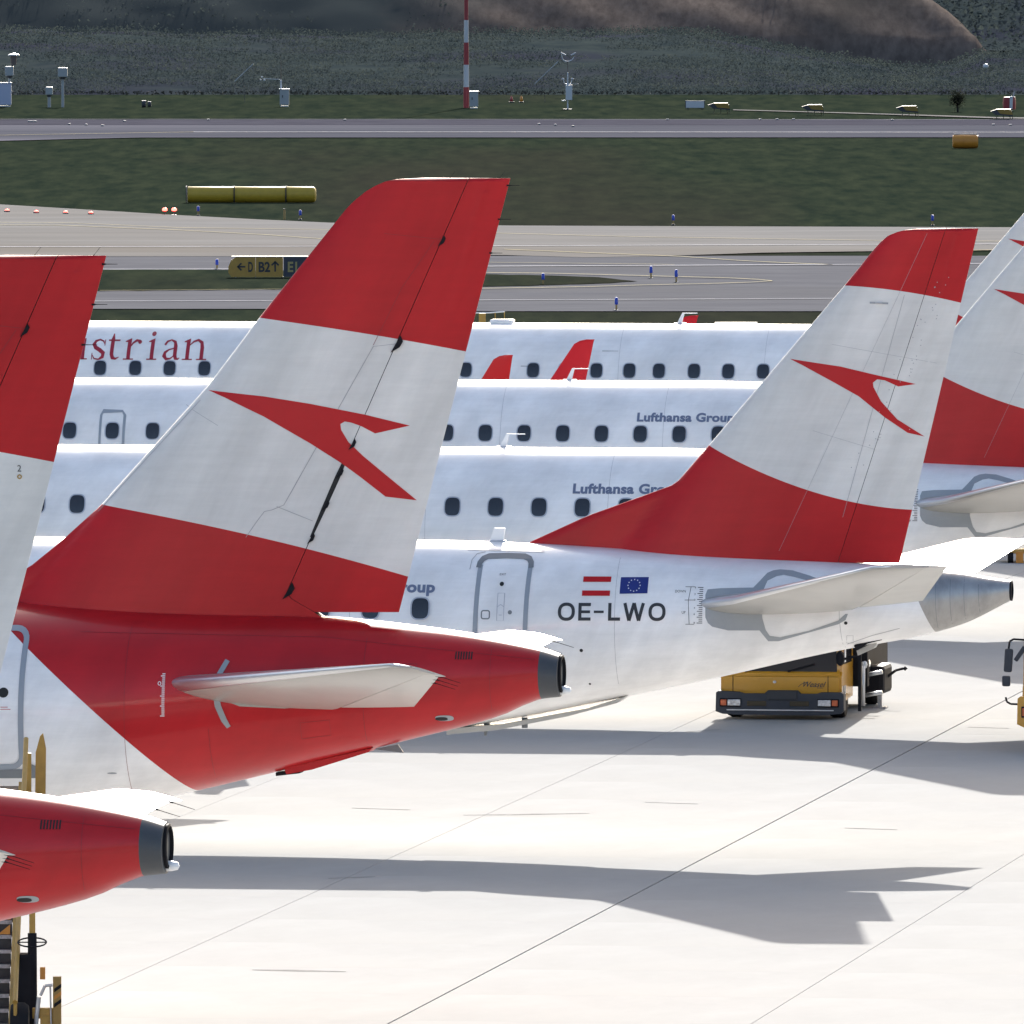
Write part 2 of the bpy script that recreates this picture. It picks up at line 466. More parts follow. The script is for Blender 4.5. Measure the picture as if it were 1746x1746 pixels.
# window meshes, shared by every aircraft of the row
def window_meshes(F, x, zc, rx, rz):
    def mk(nm, polys, off, m, ring=None):
        bm = bmesh.new()
        if ring: stroke_bm(bm, ring[0], ring[1], True)
        else: poly_bm(bm, polys)
        cut_grid(bm, 0, 0.04)
        y0 = F.near(x, zc)
        for v in bm.verts: v.co.y = F.near(x, zc + v.co.z) - y0 - off
        bmesh.ops.recalc_face_normals(bm, faces=bm.faces)
        me = bpy.data.meshes.new(nm); bm.to_mesh(me); bm.free(); me.materials.append(m); return me
    rim = mk('window_rim_mesh', None, 0.010, M_rim, (ell(0, 0, rx, rz, 28, 3.0), 0.022))
    pane = mk('pane_mesh', ell(0, 0, rx - 0.004, rz - 0.004, 28, 3.0), 0.006, M_glass)
    return rim, pane

LOGO_A = [(-4.94, 8.76), (-4.13, 8.68), (-3.48, 8.58), (-2.71, 8.43), (-2.1, 8.28), (-2.58, 8.17), (-2.77, 8.27), (-2.91, 8.32), (-3.0, 8.335), (-3.06, 8.30), (-3.05, 8.22), (-2.95, 8.05), (-2.74, 7.85), (-2.49, 7.64), (-2.01, 7.24), (-2.44, 7.29), (-2.77, 7.55), (-3.04, 7.75), (-3.48, 8.03), (-4.13, 8.40), (-4.69, 8.66)]
LOGO_E = [(-3.59, 7.96), (-2.75, 7.84), (-2.2, 7.71), (-1.54, 7.56), (-1.82, 7.52), (-2.04, 7.62), (-2.16, 7.635), (-2.23, 7.58), (-2.22, 7.51), (-2.1, 7.28), (-1.84, 6.99), (-1.4, 6.71), (-1.67, 6.77), (-2.04, 7.02), (-2.46, 7.36), (-2.89, 7.60), (-3.38, 7.86)]

def build_logo(pts, fin, root):
    # cut at the hinge so that each piece lies on its own surface
    bm = bmesh.new(); poly_bm(bm, pts)
    return sheet_on('arrow_emblem', bm, fin.near, M_red, root, off=0.005, cx=0.12, cz=0.12)

def lines_on(name, strokes, surf, m, parent, off=0.005, cx=0.15, cz=0.08):
    bm = bmesh.new()
    for pts, w in strokes: stroke_bm(bm, pts, w)
    return sheet_on(name, bm, surf, m, parent, off, cx, cz)

def screws(root, F, x0, x1, z0, z1, n, nm='rivet_row'):
    bm = bmesh.new()
    for i in range(n):
        t = i / (n - 1); poly_bm(bm, ell(x0 + (x1 - x0) * t, z0 + (z1 - z0) * t, 0.008, 0.008, 6))
    o = sheet_on(nm, bm, F.near, M_line, root, 0.005, 0, 0); return o

# ------------------------------------------------------------------ the smaller aircraft (white, swept fin with two red bands)
FE = Fuselage(
    zt=[(-38.65, 2.78), (-38.3, 3.15), (-37.4, 3.75), (-36.4, 4.35), (-35, 4.8), (-33, 4.97), (-12, 4.98), (-9.76, 4.98), (-7.88, 4.94), (-5.67, 4.82), (-1.94, 4.62), (-0.79, 4.52), (-0.31, 4.43), (0, 4.385)],
    zb=[(-38.65, 2.66), (-38.3, 2.3), (-37.4, 1.95), (-36.4, 1.75), (-34, 1.6), (-12.8, 1.6), (-11, 1.68), (-9.32, 1.88), (-8.07, 2.09), (-6.15, 2.48), (-4.81, 2.77), (-2.7, 3.25), (-1.55, 3.46), (-0.79, 3.67), (0, 4.06)],
    w=[(-38.65, 0.05), (-38.3, 0.42), (-37.4, 0.85), (-36.4, 1.2), (-34, 1.49), (-33, 1.505), (-12, 1.505), (-9.3, 1.42), (-8, 1.33), (-6, 1.13), (-4.8, 0.98), (-2.7, 0.69), (-1.5, 0.52), (-0.8, 0.39), (0, 0.17)])
FINE = Fin(le=[(4.2, -7.9), (4.95, -7.88), (5.39, -6.92), (5.73, -5.98), (5.90, -5.52), (5.98, -5.42), (6.57, -4.91), (9.15, -2.71), (9.70, -2.26), (9.86, -2.12), (9.96, -1.99), (10.02, -1.84), (10.05, -1.72), (10.07, -1.5), (10.08, -1.1)],
           straight=[(4.2, -6.93), (9.15, -2.71), (10.08, -1.92)], te=[(4.61, -1.82), (10.08, -0.53)],
           hinge=[(4.2, -2.95), (10.08, -1.05)], T=[(4.2, 0.27), (10.08, 0.10)], zbase=4.25, ztop=10.08, gap=0.004, rud_bottom=4.66)

def fus_stations(L, tail_to, fine=0.22):
    xs = [-L, -L + 0.05, -L + 0.15, -L + 0.35, -L + 0.7, -L + 1.1, -L + 1.6, -L + 2.3, -L + 3, -L + 4, -L + 5.5]
    x = -L + 8
    while x < -14: xs.append(x); x += 2.0
    x = -13.5
    while x < tail_to - 0.01: xs.append(x); x += fine
    xs.append(tail_to); return xs

def build_small(windows, wing_tip_z=4.75, exits=(), fin_antenna=True):
    r = empty('airliner')
    sh = lambda x: -0.42 * max(0.0, 1 - abs(x + 1.42) / 1.1) if x < -0.1 else 0.0
    link('fuselage', FE.loft(fus_stations(38.65, -1.42), shear=sh), M_white, r, smooth=True)
    cs = [-1.42 + 1.42 * i / 14 for i in range(15)]
    cone = link('exhaust_cone', FE.loft([c for c in cs], shear=sh), M_metal, r, smooth=True)
    bm = bmesh.new(); lathe(bm, [(0.155, -0.03), (0.165, 0.03), (0.135, 0.035), (0.12, -0.4), (0.0, -0.4)], 'x', 28, (0, 0, 4.222)); link('exhaust_outlet', bm, M_blackmetal, cone, smooth=True, angle=40)
    lines_on('cone_seam', [([(x, FE.zb(x) + 0.06), (x - 0.02, FE.zt(x) - 0.05)], 0.006) for x in (-1.15, -0.92, -0.70, -0.47)], FE.near, M_doorDark, cone, 0.003)
    fin, rud = FINE.build(M_finE, r)
    build_logo(LOGO_E, FINE, r)
    # stabilisers
    root = (0.55, -5.45, 3.98, -1.45, 4.02, 0.34); mid = (1.0, -4.86, 4.02, -1.30, 4.08, 0.34); k1 = (1.6, -4.35, 4.11, -1.20, 4.16, 0.31); tip = (6.0, -1.45, 4.86, -0.25, 4.89, 0.10); tip2 = (6.1, -1.15, 4.88, -0.24, 4.90, 0.04)
    secs = [root, mid, k1] + [sec_lerp(k1, tip, t) for t in (0.25, 0.5, 0.75, 1)] + [tip2]
    near_secs = secs
    for sd_ in (-1, 1):
        secs = near_secs
        if sd_ > 0: secs = [(q[0], q[1] - 0.2 * (q[0] / 6), q[2] - 0.12 * (q[0] / 6), q[3] - 0.2 * (q[0] / 6), q[4] - 0.12 * (q[0] / 6), q[5]) for q in near_secs]
        st = link('stabiliser', wing_surface(secs, 0, 0.68, 14, sd_), M_stab, r, smooth=True, angle=45)
        esecs = [sec_lerp(secs[2], secs[-2], t) for t in (-0.05, 0.25, 0.5, 0.75, 1)] + [secs[-1]]
        link('elevator', wing_surface(esecs, 0.684, 1.0, 6, sd_), M_stab2, st, smooth=True, angle=45)
        bm = wing_surface(secs, 0, 0.035, 6, sd_)
        for v in bm.verts: v.co.x -= 0.006; v.co.z += 0.004 if v.co.z > 0 else 0
        link('leading_edge', bm, M_le, st, smooth=True)
    root_side = [(-4.82, 4.25), (-4.60, 4.27), (-4.09, 4.28), (-4.0, 4.38), (-3.89, 4.51), (-3.80, 4.55), (-3.69, 4.565), (-3.49, 4.55), (-3.2, 4.47), (-2.98, 4.39), (-2.98, 4.33), (-3.1, 4.36), (-3.46, 4.45), (-3.62, 4.48), (-3.73, 4.46), (-3.87, 4.39), (-3.94, 4.2), (-3.93, 3.8), (-3.88, 3.60), (-3.82, 3.50), (-3.66, 3.475), (-3.2, 3.58), (-2.72, 3.75), (-2.60, 3.86), (-2.56, 3.86), (-2.60, 3.76), (-2.72, 3.69), (-3.69, 3.41), (-3.85, 3.41), (-3.98, 3.59), (-4.48, 3.59), (-4.73, 3.65), (-4.80, 3.71), (-4.84, 3.8), (-4.85, 4.17)]
    bm = bmesh.new(); poly_bm(bm, root_side); sheet_on('grey_root_panel', bm, FE.near, M_wear, r, 0.006)
    ticks = []
    for i in range(19):
        z = 3.71 + 0.57 * i / 18; ticks.append(([(-4.98 if i % 3 == 0 else -4.95, z), (-4.89, z)], 0.011))
    ticks += [([(-5.10, 3.69), (-5.11, 3.9), (-5.12, 4.07), (-5.09, 4.29)], 0.008), ([(-5.18, 4.29), (-5.02, 4.29)], 0.008), ([(-5.18, 4.08), (-5.02, 4.08)], 0.008), ([(-5.16, 3.69), (-5.02, 3.69)], 0.008), ([(-4.84, 4.02), (-4.74, 4.02)], 0.01)]
    tk = lines_on('trim_scale', ticks, FE.near, M_black, r, 0.007)
    bm = bmesh.new(); text_bm(bm, 'DOWN', -5.34, 4.20, 0.17, 0.04); text_bm(bm, 'UP', -5.22, 3.86, 0.06, 0.045)
    for i, z in enumerate((3.70, 3.84, 3.94, 4.07, 4.16, 4.26)): text_bm(bm, '864024'[i], -5.03, z, 0.022, 0.03)
    sheet_on('trim_lettering', bm, FE.near, M_black, tk, 0.007)
    # skin joints
    jl = []
    for x in (-6.30, -10.6, -14.0, -18.4): jl.append(([(x, FE.zb(x) + 0.25), (x, FE.zt(x) - 0.12)], 0.005))
    jl.append(([(-2.68, 3.30), (-2.70, 3.8), (-2.70, 4.5)], 0.006))
    jl.append(([(-2.66, 3.30), (-2.6, 3.36), (-2.2, 3.50), (-1.75, 3.62)], 0.008))
    jl.append(([(-2.62, 3.37), (-2.52, 3.37), (-2.50, 3.5), (-2.60, 3.5), (-2.62, 3.37)], 0.005))
    for q in jl: lines_on('skin_joint', [q], FE.near, M_line, r, 0.004)
    fl = [([(-2.72, 5.4), (-1.72, 9.0)], 0.006), ([(-3.75, 4.85), (-1.35, 10.0)], 0.004), ([(-3.2, 6.8), (-2.2, 6.5)], 0.004), ([(-2.9, 8.2), (-1.2, 7.9)], 0.004)]
    lines_on('fin_joint', fl, FINE.near, M_line, fin, 0.004)
    bm = bmesh.new(); rr = random.Random(3)
    for i in range(46):
        x = rr.uniform(-2.6, -1.0) ; z = 5.7 + (x + 2.7) * 2.1 + rr.uniform(-0.25, 0.35); poly_bm(bm, ell(x, z, 0.009, 0.009, 6))
    sheet_on('rivet', bm, FINE.near, M_line, fin, 0.005, 0, 0)['kind'] = 'stuff'
    bm = bmesh.new(); cyl(bm, (-2.15, -0.27, 8.87), (-2.02, -0.27, 8.87), 0.02, 0.015, 8)
    f_ = lines_on('fin_light_base', [([(-2.28, 8.875), (-1.98, 8.865)], 0.03)], FINE.near, M_wear, fin, 0.012)
    bm.free()
    bm = bmesh.new(); box(bm, (-2.13, FINE.near(-2.13, 8.87) - 0.02, 8.872), (0.12, 0.03, 0.03), bev=0.01); link('fin_light', bm, M_steel, f_)
    # small drain holes and ports
    for x, z, rad in ((-6.84, 3.26, 0.028), (-2.60, 3.71, 0.028), (-6.75, 2.70, 0.018)):
        bm = bmesh.new(); poly_bm(bm, ell(x, z, rad, rad, 14)); sheet_on('port', bm, FE.near, M_dark, r, 0.006, 0, 0)
    # rear door
    D = dict(x0=-8.50, x1=-7.76, z0=3.0, z1=4.72)
    bm = bmesh.new(); poly_bm(bm, rounded(D['x0'], D['x1'], D['z0'], D['z1'], 0.12)); door = sheet_on('rear_door', bm, FE.near, M_white, r, 0.006)
    for x0_, x1_ in (((-8.53), (-8.545)), ((-7.72), (-7.735))):
        lines_on('door_seal', [([(x0_, 4.62), (x0_ - 0.03, 3.05)], 0.075)], FE.near, M_door, door, 0.010)
    lines_on('door_top_trim', [([(-8.56, 4.58), (-8.55, 4.66), (-8.51, 4.72), (-8.43, 4.755), (-8.13, 4.765), (-7.85, 4.755), (-7.76, 4.72), (-7.72, 4.66), (-7.71, 4.58)], 0.085)], FE.near, M_doorDark, door, 0.014)
    lines_on('door_sill', [([(-8.58, 3.03), (-7.75, 3.03)], 0.06)], FE.near, M_door, door, 0.012)
    lines_on('rain_gutter', [([(-8.80, 4.86), (-7.55, 4.83)], 0.022)], FE.near, M_rim, r, 0.02)
    lines_on('hinge_arc', [([(-8.70, 4.55), (-8.69, 4.70), (-8.63, 4.79), (-8.5, 4.82)], 0.010)], FE.near, M_line, door, 0.008)
    bm = bmesh.new(); poly_bm(bm, ell(-8.15, 4.325, 0.035, 0.035, 16)); sheet_on('peephole', bm, FE.near, M_dark, door, 0.012, 0, 0)
    bm = bmesh.new(); poly_bm(bm, ell(-7.99, 3.875, 0.034, 0.034, 16)); sheet_on('lock', bm, FE.near, M_doorDark, door, 0.012, 0, 0)
    bm = bmesh.new(); stroke_bm(bm, rounded(-8.45, -8.32, 3.77, 3.90, 0.03, 3), 0.02, True); sheet_on('pressure_flap', bm, FE.near, M_doorDark, door, 0.012)
    lines_on('handle_recess', [([(-8.20, 4.18), (-8.09, 4.18), (-8.09, 3.74), (-8.20, 3.74), (-8.20, 4.18)], 0.008), ([(-8.20, 3.96), (-8.145, 4.0), (-8.09, 3.96)], 0.008), ([(-8.17, 3.83), (-8.12, 3.83)], 0.01)], FE.near, M_rim, door, 0.012)
    bm = bmesh.new(); text_bm(bm, 'EXIT', -8.20, 4.46, 0.10, 0.032); sheet_on('exit_lettering', bm, FE.near, M_black, door, 0.012, 0.3, 0.03)
    # antennas
    def antenna(x, z, kind):
        bm = bmesh.new()
        if kind == 'rod':
            pts = [(x - 0.07, z - 0.03), (x + 0.05, z - 0.03), (x + 0.12, z + 0.23), (x + 0.42, z + 0.235), (x + 0.42, z + 0.25), (x + 0.07, z + 0.25)]
            extrude_poly(bm, pts, 'y', -0.012, 0.012)
        else:
            pts = [(x - 0.13, z - 0.05), (x + 0.11, z - 0.05), (x + 0.15, z + 0.22), (x - 0.03, z + 0.22)]
            extrude_poly(bm, pts, 'y', -0.02, 0.02)
        a = link('antenna', bm, M_flagwhite, r)
        bm = bmesh.new(); box(bm, (x + 0.02, 0, z + 0.0), (0.28, 0.10, 0.04), bev=0.012); link('antenna_foot', bm, M_rim, a)
    antenna(-8.42, 4.96, 'blade')
    antenna(-12.78, 4.98, 'rod')
    bm = bmesh.new(); box(bm, (-16.93, 0.0, 5.0), (0.55, 0.35, 0.12), bev=0.04); link('satcom_bump', bm, M_white, r, smooth=True)
    # belly strake, drain mast, inlet
    bm = bmesh.new()
    extrude_poly(bm, [(-9.2, 1.92), (-8.3, 2.00), (-6.9, 2.27), (-6.35, 2.44), (-6.2, 2.50), (-6.4, 2.36), (-7.2, 2.14), (-8.4, 1.90), (-9.2, 1.82)], 'y', -0.25, 0.25)
    link('belly_strake', bm, M_stab, r)
    bm = bmesh.new(); extrude_poly(bm, [(-8.62, 2.0), (-8.52, 2.0), (-8.58, 1.80), (-8.62, 1.80)], 'y', -0.012, 0.012); link('drain_mast', bm, M_doorDark, r)
    bm = bmesh.new(); cyl(bm, (-7.95, 0, 2.10), (-7.95, 0, 1.93), 0.05, 0.05, 10); link('beacon', bm, M_doorDark, r)
    bm = bmesh.new(); extrude_poly(bm, [(-2.49, 3.24), (-2.12, 3.42), (-2.21, 3.28), (-2.47, 3.16)], 'y', -0.15, 0.15); op = link('apu_door', bm, M_stab, r)
    bm = bmesh.new(); extrude_poly(bm, [(-2.52, 3.32), (-2.40, 3.44), (-2.06, 3.53), (-2.06, 3.42), (-2.3, 3.36), (-2.46, 3.25)], 'y', -0.27, 0.2); link('inlet', bm, M_blackmetal, op)
    # windows
    rim, pane = WIN_E
    for x in windows:
        y = FE.near(x, 3.93) - (0.010 if x > -11.5 else 0.0)
        w_ = linkm('window', rim, r, (x, y, 3.93)); linkm('pane', pane, w_)
    for x in exits:
        lines_on('emergency_exit', [([(x - 0.26, 3.05), (x - 0.26, 4.25), (x - 0.22, 4.33), (x + 0.18, 4.33), (x + 0.24, 4.25), (x + 0.24, 3.05)], 0.05)], FE.near, M_door, r, 0.006)
        bm = bmesh.new(); text_bm(bm, 'EXIT', x - 0.05, 3.60, 0.10, 0.03); sheet_on('exit_lettering', bm, FE.near, M_red, r, 0.008, 0.3, 0.03)
    # wings, winglets, engines, wheels (left of the frame)
    for sd_ in (-1, 1):
        ws = [(1.2, -22.6, 2.3, -17.3, 2.25, 0.6), (4.6, -19.9, 2.65, -16.5, 2.62, 0.42), (13.4, -15.6, 3.55, -14.25, 3.55, 0.14)]
        wg = link('wing', wing_surface(ws, 0, 1, 16, sd_), M_stab, r, smooth=True, angle=45)
        h = wing_tip_z
        wl = [(0, -15.60, 3.55, -14.35, 0.9), (0.30, -15.25, 3.75, -14.32, 0.9), (0.62, -15.02, 0, 0, 0)]
        bm = bmesh.new(); rows = []
        lex = lambda z: max(-15.75, -14.80 - 0.66 * (h - z)); tex = lambda z: -14.43 - 0.19 * (h - z)
        prof = [(13.4, 3.55, -15.6, -14.25, .05), (13.75, 3.62, -15.6, -14.4, .05), (13.98, 3.85, lex(3.85), tex(3.85), .035), (14.12, 4.15, lex(4.15), tex(4.15), .03), (14.24, h - 0.10, lex(h - 0.10), tex(h - 0.10), .02), (14.26, h - 0.03, lex(h) + 0.06, tex(h - 0.03), .014), (14.27, h, lex(h) + 0.20, tex(h) + 0.01, .008)]
        for y, z, xa, xb, th in prof:
            rows.append([bm.verts.new((xa, sd_ * y, z)), bm.verts.new((xa + (xb - xa) * .3, sd_ * (y - th), z + (th if z < 3.8 else 0))), bm.verts.new((xb, sd_ * y, z)), bm.verts.new((xa + (xb - xa) * .3, sd_ * (y + th), z - (th if z < 3.8 else 0)))])
        for A, B in zip(rows[:-1], rows[1:]):
            for i in range(4): bm.faces.new((A[i], A[(i + 1) % 4], B[(i + 1) % 4], B[i]))
        bm.faces.new(rows[0]); bm.faces.new(rows[-1]); bmesh.ops.recalc_face_normals(bm, faces=bm.faces)
        link('winglet', bm, M_red, wg, smooth=True, angle=60)
        bm = bmesh.new(); cyl(bm, (-14.25, sd_ * 14.25, h - 0.25), (-13.9, sd_ * 14.25, h - 0.25), 0.006, 0.003, 5); link('static_wick', bm, M_blackmetal, wg)
        engine(r, -23.4, sd_ * 4.6, 1.55, 3.4, 0.85); gear(r, -19.2, sd_ * 2.9, 2.4, 0.5)
    gear(r, -35.2, 0, 1.9, 0.33)
    bm = bmesh.new(); poly_bm(bm, [(-37.35, 3.55), (-36.1, 3.55), (-36.1, 4.0), (-36.7, 4.0)]); sheet_on('cockpit_window', bm, FE.near, M_glass, r, 0.01)
    return r

WIN_E = window_meshes(FE, -14, 3.93, 0.150, 0.175)

# ------------------------------------------------------------------ the larger aircraft (all-red rear)
FA = Fuselage(
    zt=[(-37.57, 3.3), (-37.2, 3.75), (-36.3, 4.35), (-35.2, 5.0), (-34, 5.6), (-32, 5.9), (-12, 5.9), (-9, 5.86), (-7.2, 5.77), (-5.4, 5.69), (-3.4, 5.62), (-1.77, 5.47), (-0.25, 5.20), (0, 5.12)],
    zb=[(-37.57, 3.1), (-37.2, 2.6), (-36.3, 2.15), (-34.5, 1.85), (-32, 1.76), (-13.5, 1.76), (-11, 2.0), (-9, 2.35), (-7.3, 2.69), (-5.4, 3.10), (-3.75, 3.50), (-2.1, 3.91), (-0.86, 4.24), (-0.25, 4.49), (0, 4.52)],
    w=[(-37.57, 0.1), (-37.2, 0.6), (-36.3, 1.15), (-34.5, 1.75), (-32, 1.975), (-13, 1.96), (-11, 1.9), (-9, 1.77), (-7.3, 1.58), (-5.4, 1.32), (-3.75, 1.07), (-2.1, 0.79), (-0.86, 0.56), (-0.25, 0.42), (0, 0.36)])
FINA = Fin(le=[(5.2, -8.9), (5.75, -8.4), (6.0, -7.95), (6.29, -7.47), (6.62, -7.06), (7.14, -6.48), (8.84, -4.94), (9.76, -4.24), (11.30, -2.99), (11.42, -2.86), (11.53, -2.72), (11.61, -2.58), (11.67, -2.44), (11.70, -2.30), (11.72, -1.9)],
           straight=[(5.2, -8.2), (7.14, -6.48), (8.84, -4.94), (9.76, -4.24), (11.72, -2.7)], te=[(5.71, -2.26), (9.33, -1.32), (11.72, -0.70)],
           hinge=[(5.2, -3.3), (5.60, -3.32), (5.66, -3.40), (5.91, -3.83), (11.72, -1.27)], T=[(5.2, 0.36), (7.0, 0.30), (11.72, 0.12)], zbase=5.25, ztop=11.72, gap=0.005, rud_bottom=5.68)

def build_large():
    r = empty('airliner')
    link('fuselage', FA.loft(fus_stations(37.57, -0.25)), M_fusA, r, smooth=True)
    cone = link('exhaust_cone', FA.loft([-0.25, -0.2, -0.12, -0.05, 0.0]), M_cone, r, smooth=True)
    bm = bmesh.new(); bm2 = FA.loft([0.0, 0.005], cap=True); bm.free(); link('cone_end', bm2, M_cone, cone)
    bm = bmesh.new(); lathe(bm, [(0.25, -0.15), (0.265, 0.04), (0.235, 0.05), (0.22, -0.1), (0.0, -0.1)], 'x', 28, (0.0, 0, 4.84)); link('exhaust_outlet', bm, M_blackmetal, cone, smooth=True, angle=40)
    bm = bmesh.new(); lathe(bm, [(0.0, 0.14), (0.045, 0.12), (0.06, 0.05), (0.065, -0.06), (0.0, -0.06)], 'x', 16, (0.02, 0, 4.61)); link('tail_lamp', bm, M_flagwhite, cone, smooth=True)
    fin, rud = FINA.build(M_finA, r)
    build_logo(LOGO_A, FINA, r)
    # hinge brackets along the rudder gap, and the open gap
    hz = lambda z: FINA.hi(z)
    for z in (10.85, 9.42, 8.02, 7.62, 7.17, 6.71, 5.98):
        x = hz(z); y = FINA.near(x, z)
        k = 1.25 if z in (9.42, 5.98) else 0.8
        bm = bmesh.new(); extrude_poly(bm, [(x - 0.06 * k, z - 0.10 * k), (x + 0.04 * k, z - 0.04 * k), (x + 0.075 * k, z + 0.03), (x + 0.05 * k, z + 0.09 * k), (x + 0.01, z + 0.02)], 'y', y - 0.03, y + 0.06)
        link('rudder_hinge', bm, M_blackmetal, r)
    lines_on('rudder_gap_seal', [([(hz(8.0), 8.0), (hz(7.55), 7.55), (hz(7.1), 7.1), (hz(6.72), 6.72)], [0.03, 0.07, 0.06, 0.035])], FINA.near, M_dark, r, 0.004)
    # fin joints
    fl = [([(-2.6, 9.38), (-3.85, 7.17), (-4.02, 7.10)], 0.008), ([(-4.02, 7.10), (-4.12, 7.08), (-4.22, 6.95), (-4.38, 6.72)], 0.007), ([(-3.95, 7.15), (-3.45, 6.95)], 0.007),
          ([(-5.27, 8.55), (-4.78, 8.27)], 0.005), ([(-2.6, 9.38), (-2.25, 9.42)], 0.006), ([(-5.05, 8.62), (-6.5, 7.06)], 0.006)]
    lines_on('fin_joint', fl, FINA.near, M_line, fin, 0.004)
    lines_on('fin_joint', [([(-2.6, 9.40), (-2.2, 10.2), (-1.75, 10.85)], 0.006), ([(-2.45, 10.95), (-1.65, 10.87)], 0.005)], FINA.near, M_lineR, fin, 0.004)
    # stabilisers
    root = (0.75, -5.75, 4.72, -1.95, 4.36, 0.38); mid = (1.15, -5.33, 4.72, -1.88, 4.42, 0.38); tip = (6.05, -1.42, 5.27, -0.72, 5.12, 0.09); tip2 = (6.24, -1.08, 5.26, -0.60, 5.13, 0.03)
    secs = [root, mid] + [sec_lerp(mid, tip, t) for t in (0.1, 0.3, 0.5, 0.75, 1)] + [tip2]
    near_secs = secs
    for sd_ in (-1, 1):
        secs = near_secs
        if sd_ > 0: secs = [(q[0], q[1] - 0.32 * (q[0] / 6), q[2] - 0.16 * (q[0] / 6), q[3] - 0.32 * (q[0] / 6), q[4] - 0.14 * (q[0] / 6), q[5]) for q in near_secs]
        st = link('stabiliser', wing_surface(secs, 0, 0.69, 14, sd_), M_stab, r, smooth=True, angle=45)
        link('elevator', wing_surface([sec_lerp(secs[1], secs[-2], t) for t in (0.04, 0.3, 0.5, 0.75, 1)] + [secs[-1]], 0.695, 1.0, 6, sd_), M_stab2, st, smooth=True, angle=45)
        bm = wing_surface(secs, 0, 0.04, 6, sd_)
        for v in bm.verts: v.co.x -= 0.006
        link('leading_edge', bm, M_le, st, smooth=True)
        e, e2, e3 = [sec_lerp(secs[1], secs[-2], t) for t in (1.0, 0.9, 0.8)]
        wicks(r, [(q[3], sd_ * q[0], q[4]) for q in (e, e2, e3)], (0.30, 0, -0.09))
    wicks(r, [(FINA.te(z), 0, z) for z in (11.62, 11.15, 10.68)], (0.16, 0, 0.0))
    wicks(r, [(-1.55, 0, 11.72), (-0.85, 0, 11.72)], (0.08, 0, 0.10), 0.004)
    # grey rubbing strips, trim ticks, louvres, inlet
    lines_on('rubbing_strip', [([(-4.50, 5.05), (-4.60, 4.86), (-4.64, 4.74)], 0.07), ([(-4.64, 4.62), (-4.61, 4.42), (-4.53, 4.22), (-4.47, 4.12)], [0.085, 0.085, 0.08, 0.06])], FA.near, M_wear, r, 0.02)
    lines_on('stabiliser_root_seal', [([(-4.55, 4.52), (-4.3, 4.46), (-3.7, 4.43), (-3.1, 4.45)], [0.03, 0.09, 0.09, 0.03])], FA.near, M_stab, r, 0.03)
    tk = []
    for i in range(22): z = 4.28 + 0.58 * i / 21; tk.append(([(-5.385 - (0.02 if i % 5 == 0 else 0), z), (-5.345, z)], 0.012))
    lines_on('trim_scale', tk, FA.near, M_flagwhite, r, 0.007)
    bm = bmesh.new(); stroke_bm(bm, ell(-5.42, 4.73, 0.02, 0.025, 8), 0.008, True); sheet_on('trim_zero_mark', bm, FA.near, M_flagwhite, r, 0.007)
    for i in range(7):
        x = -1.375 + 0.036 * i
        lines_on('louvre_slot', [([(x, 5.06), (x, 5.165)], 0.018)], FA.near, M_dark, r, 0.006)
    bm = bmesh.new(); poly_bm(bm, ell(-1.55, 4.235, 0.125, 0.042, 20, 2.6)); pn = sheet_on('inlet_recess', bm, FA.near, M_wear, r, 0.006, 0, 0.03)
    bm = bmesh.new(); poly_bm(bm, ell(-1.59, 4.225, 0.085, 0.026, 20, 2.4)); sheet_on('inlet_mouth', bm, FA.near, M_dark, pn, 0.010, 0, 0.03)
    bm = bmesh.new(); poly_bm(bm, ell(-6.12, 3.465, 0.065, 0.012, 16)); sheet_on('drain_slot', bm, FA.near, M_wear, r, 0.007, 0, 0)
    for q in (([(-2.64, 3.85), (-2.62, 5.35)], 0.006), ([(-5.9, 3.05), (-5.9, 5.5)], 0.005), ([(-4.75, 3.35), (-4.75, 4.1)], 0.005), ([(-6.6, 5.42), (-3.2, 5.36), (-0.3, 5.06)], 0.005), ([(-0.9, 4.34), (-0.9, 5.2)], 0.005),
              ([(-3.5, 3.95), (-3.1, 4.0), (-3.1, 4.22), (-3.5, 4.18), (-3.5, 3.95)], 0.005), ([(-2.3, 4.72), (-1.9, 4.72), (-1.9, 5.0), (-2.3, 5.0), (-2.3, 4.72)], 0.005)):
        lines_on('skin_joint', [q], FA.near, M_lineR, r, 0.004)
    # belly fairing, drain mast
    bm = bmesh.new(); extrude_poly(bm, [(-3.85, 3.50), (-2.60, 3.80), (-2.66, 3.74), (-3.45, 3.49), (-3.82, 3.42)], 'y', -0.22, 0.22); bf = link('belly_fairing', bm, M_red, r)
    bm = bmesh.new(); extrude_poly(bm, [(-3.98, 3.44), (-3.60, 3.49), (-3.65, 3.43), (-3.98, 3.39)], 'y', -0.16, 0.16); link('air_scoop', bm, M_blackmetal, bf)
    bm = bmesh.new(); extrude_poly(bm, [(-2.62, 3.77), (-2.28, 3.84), (-2.20, 3.72)], 'y', -0.02, 0.02); link('drain_mast', bm, M_doorDark, r)
    # rear door at the left
    bm = bmesh.new(); poly_bm(bm, rounded(-8.18, -7.36, 3.62, 5.42, 0.14)); door = sheet_on('rear_door', bm, FA.near, M_fusA, r, 0.006)
    ring = rounded(-8.22, -7.32, 3.56, 5.47, 0.16)
    bm = bmesh.new(); stroke_bm(bm, ring, 0.075, True); sheet_on('door_seal', bm, FA.near, M_door, door, 0.012)
    bm = bmesh.new(); poly_bm(bm, [(-8.3, 3.40), (-7.13, 3.40), (-7.10, 3.44), (-7.10, 3.56), (-7.24, 3.62), (-7.30, 3.53), (-8.3, 3.50)]); sheet_on('door_sill', bm, FA.near, M_doorDark, door, 0.016)
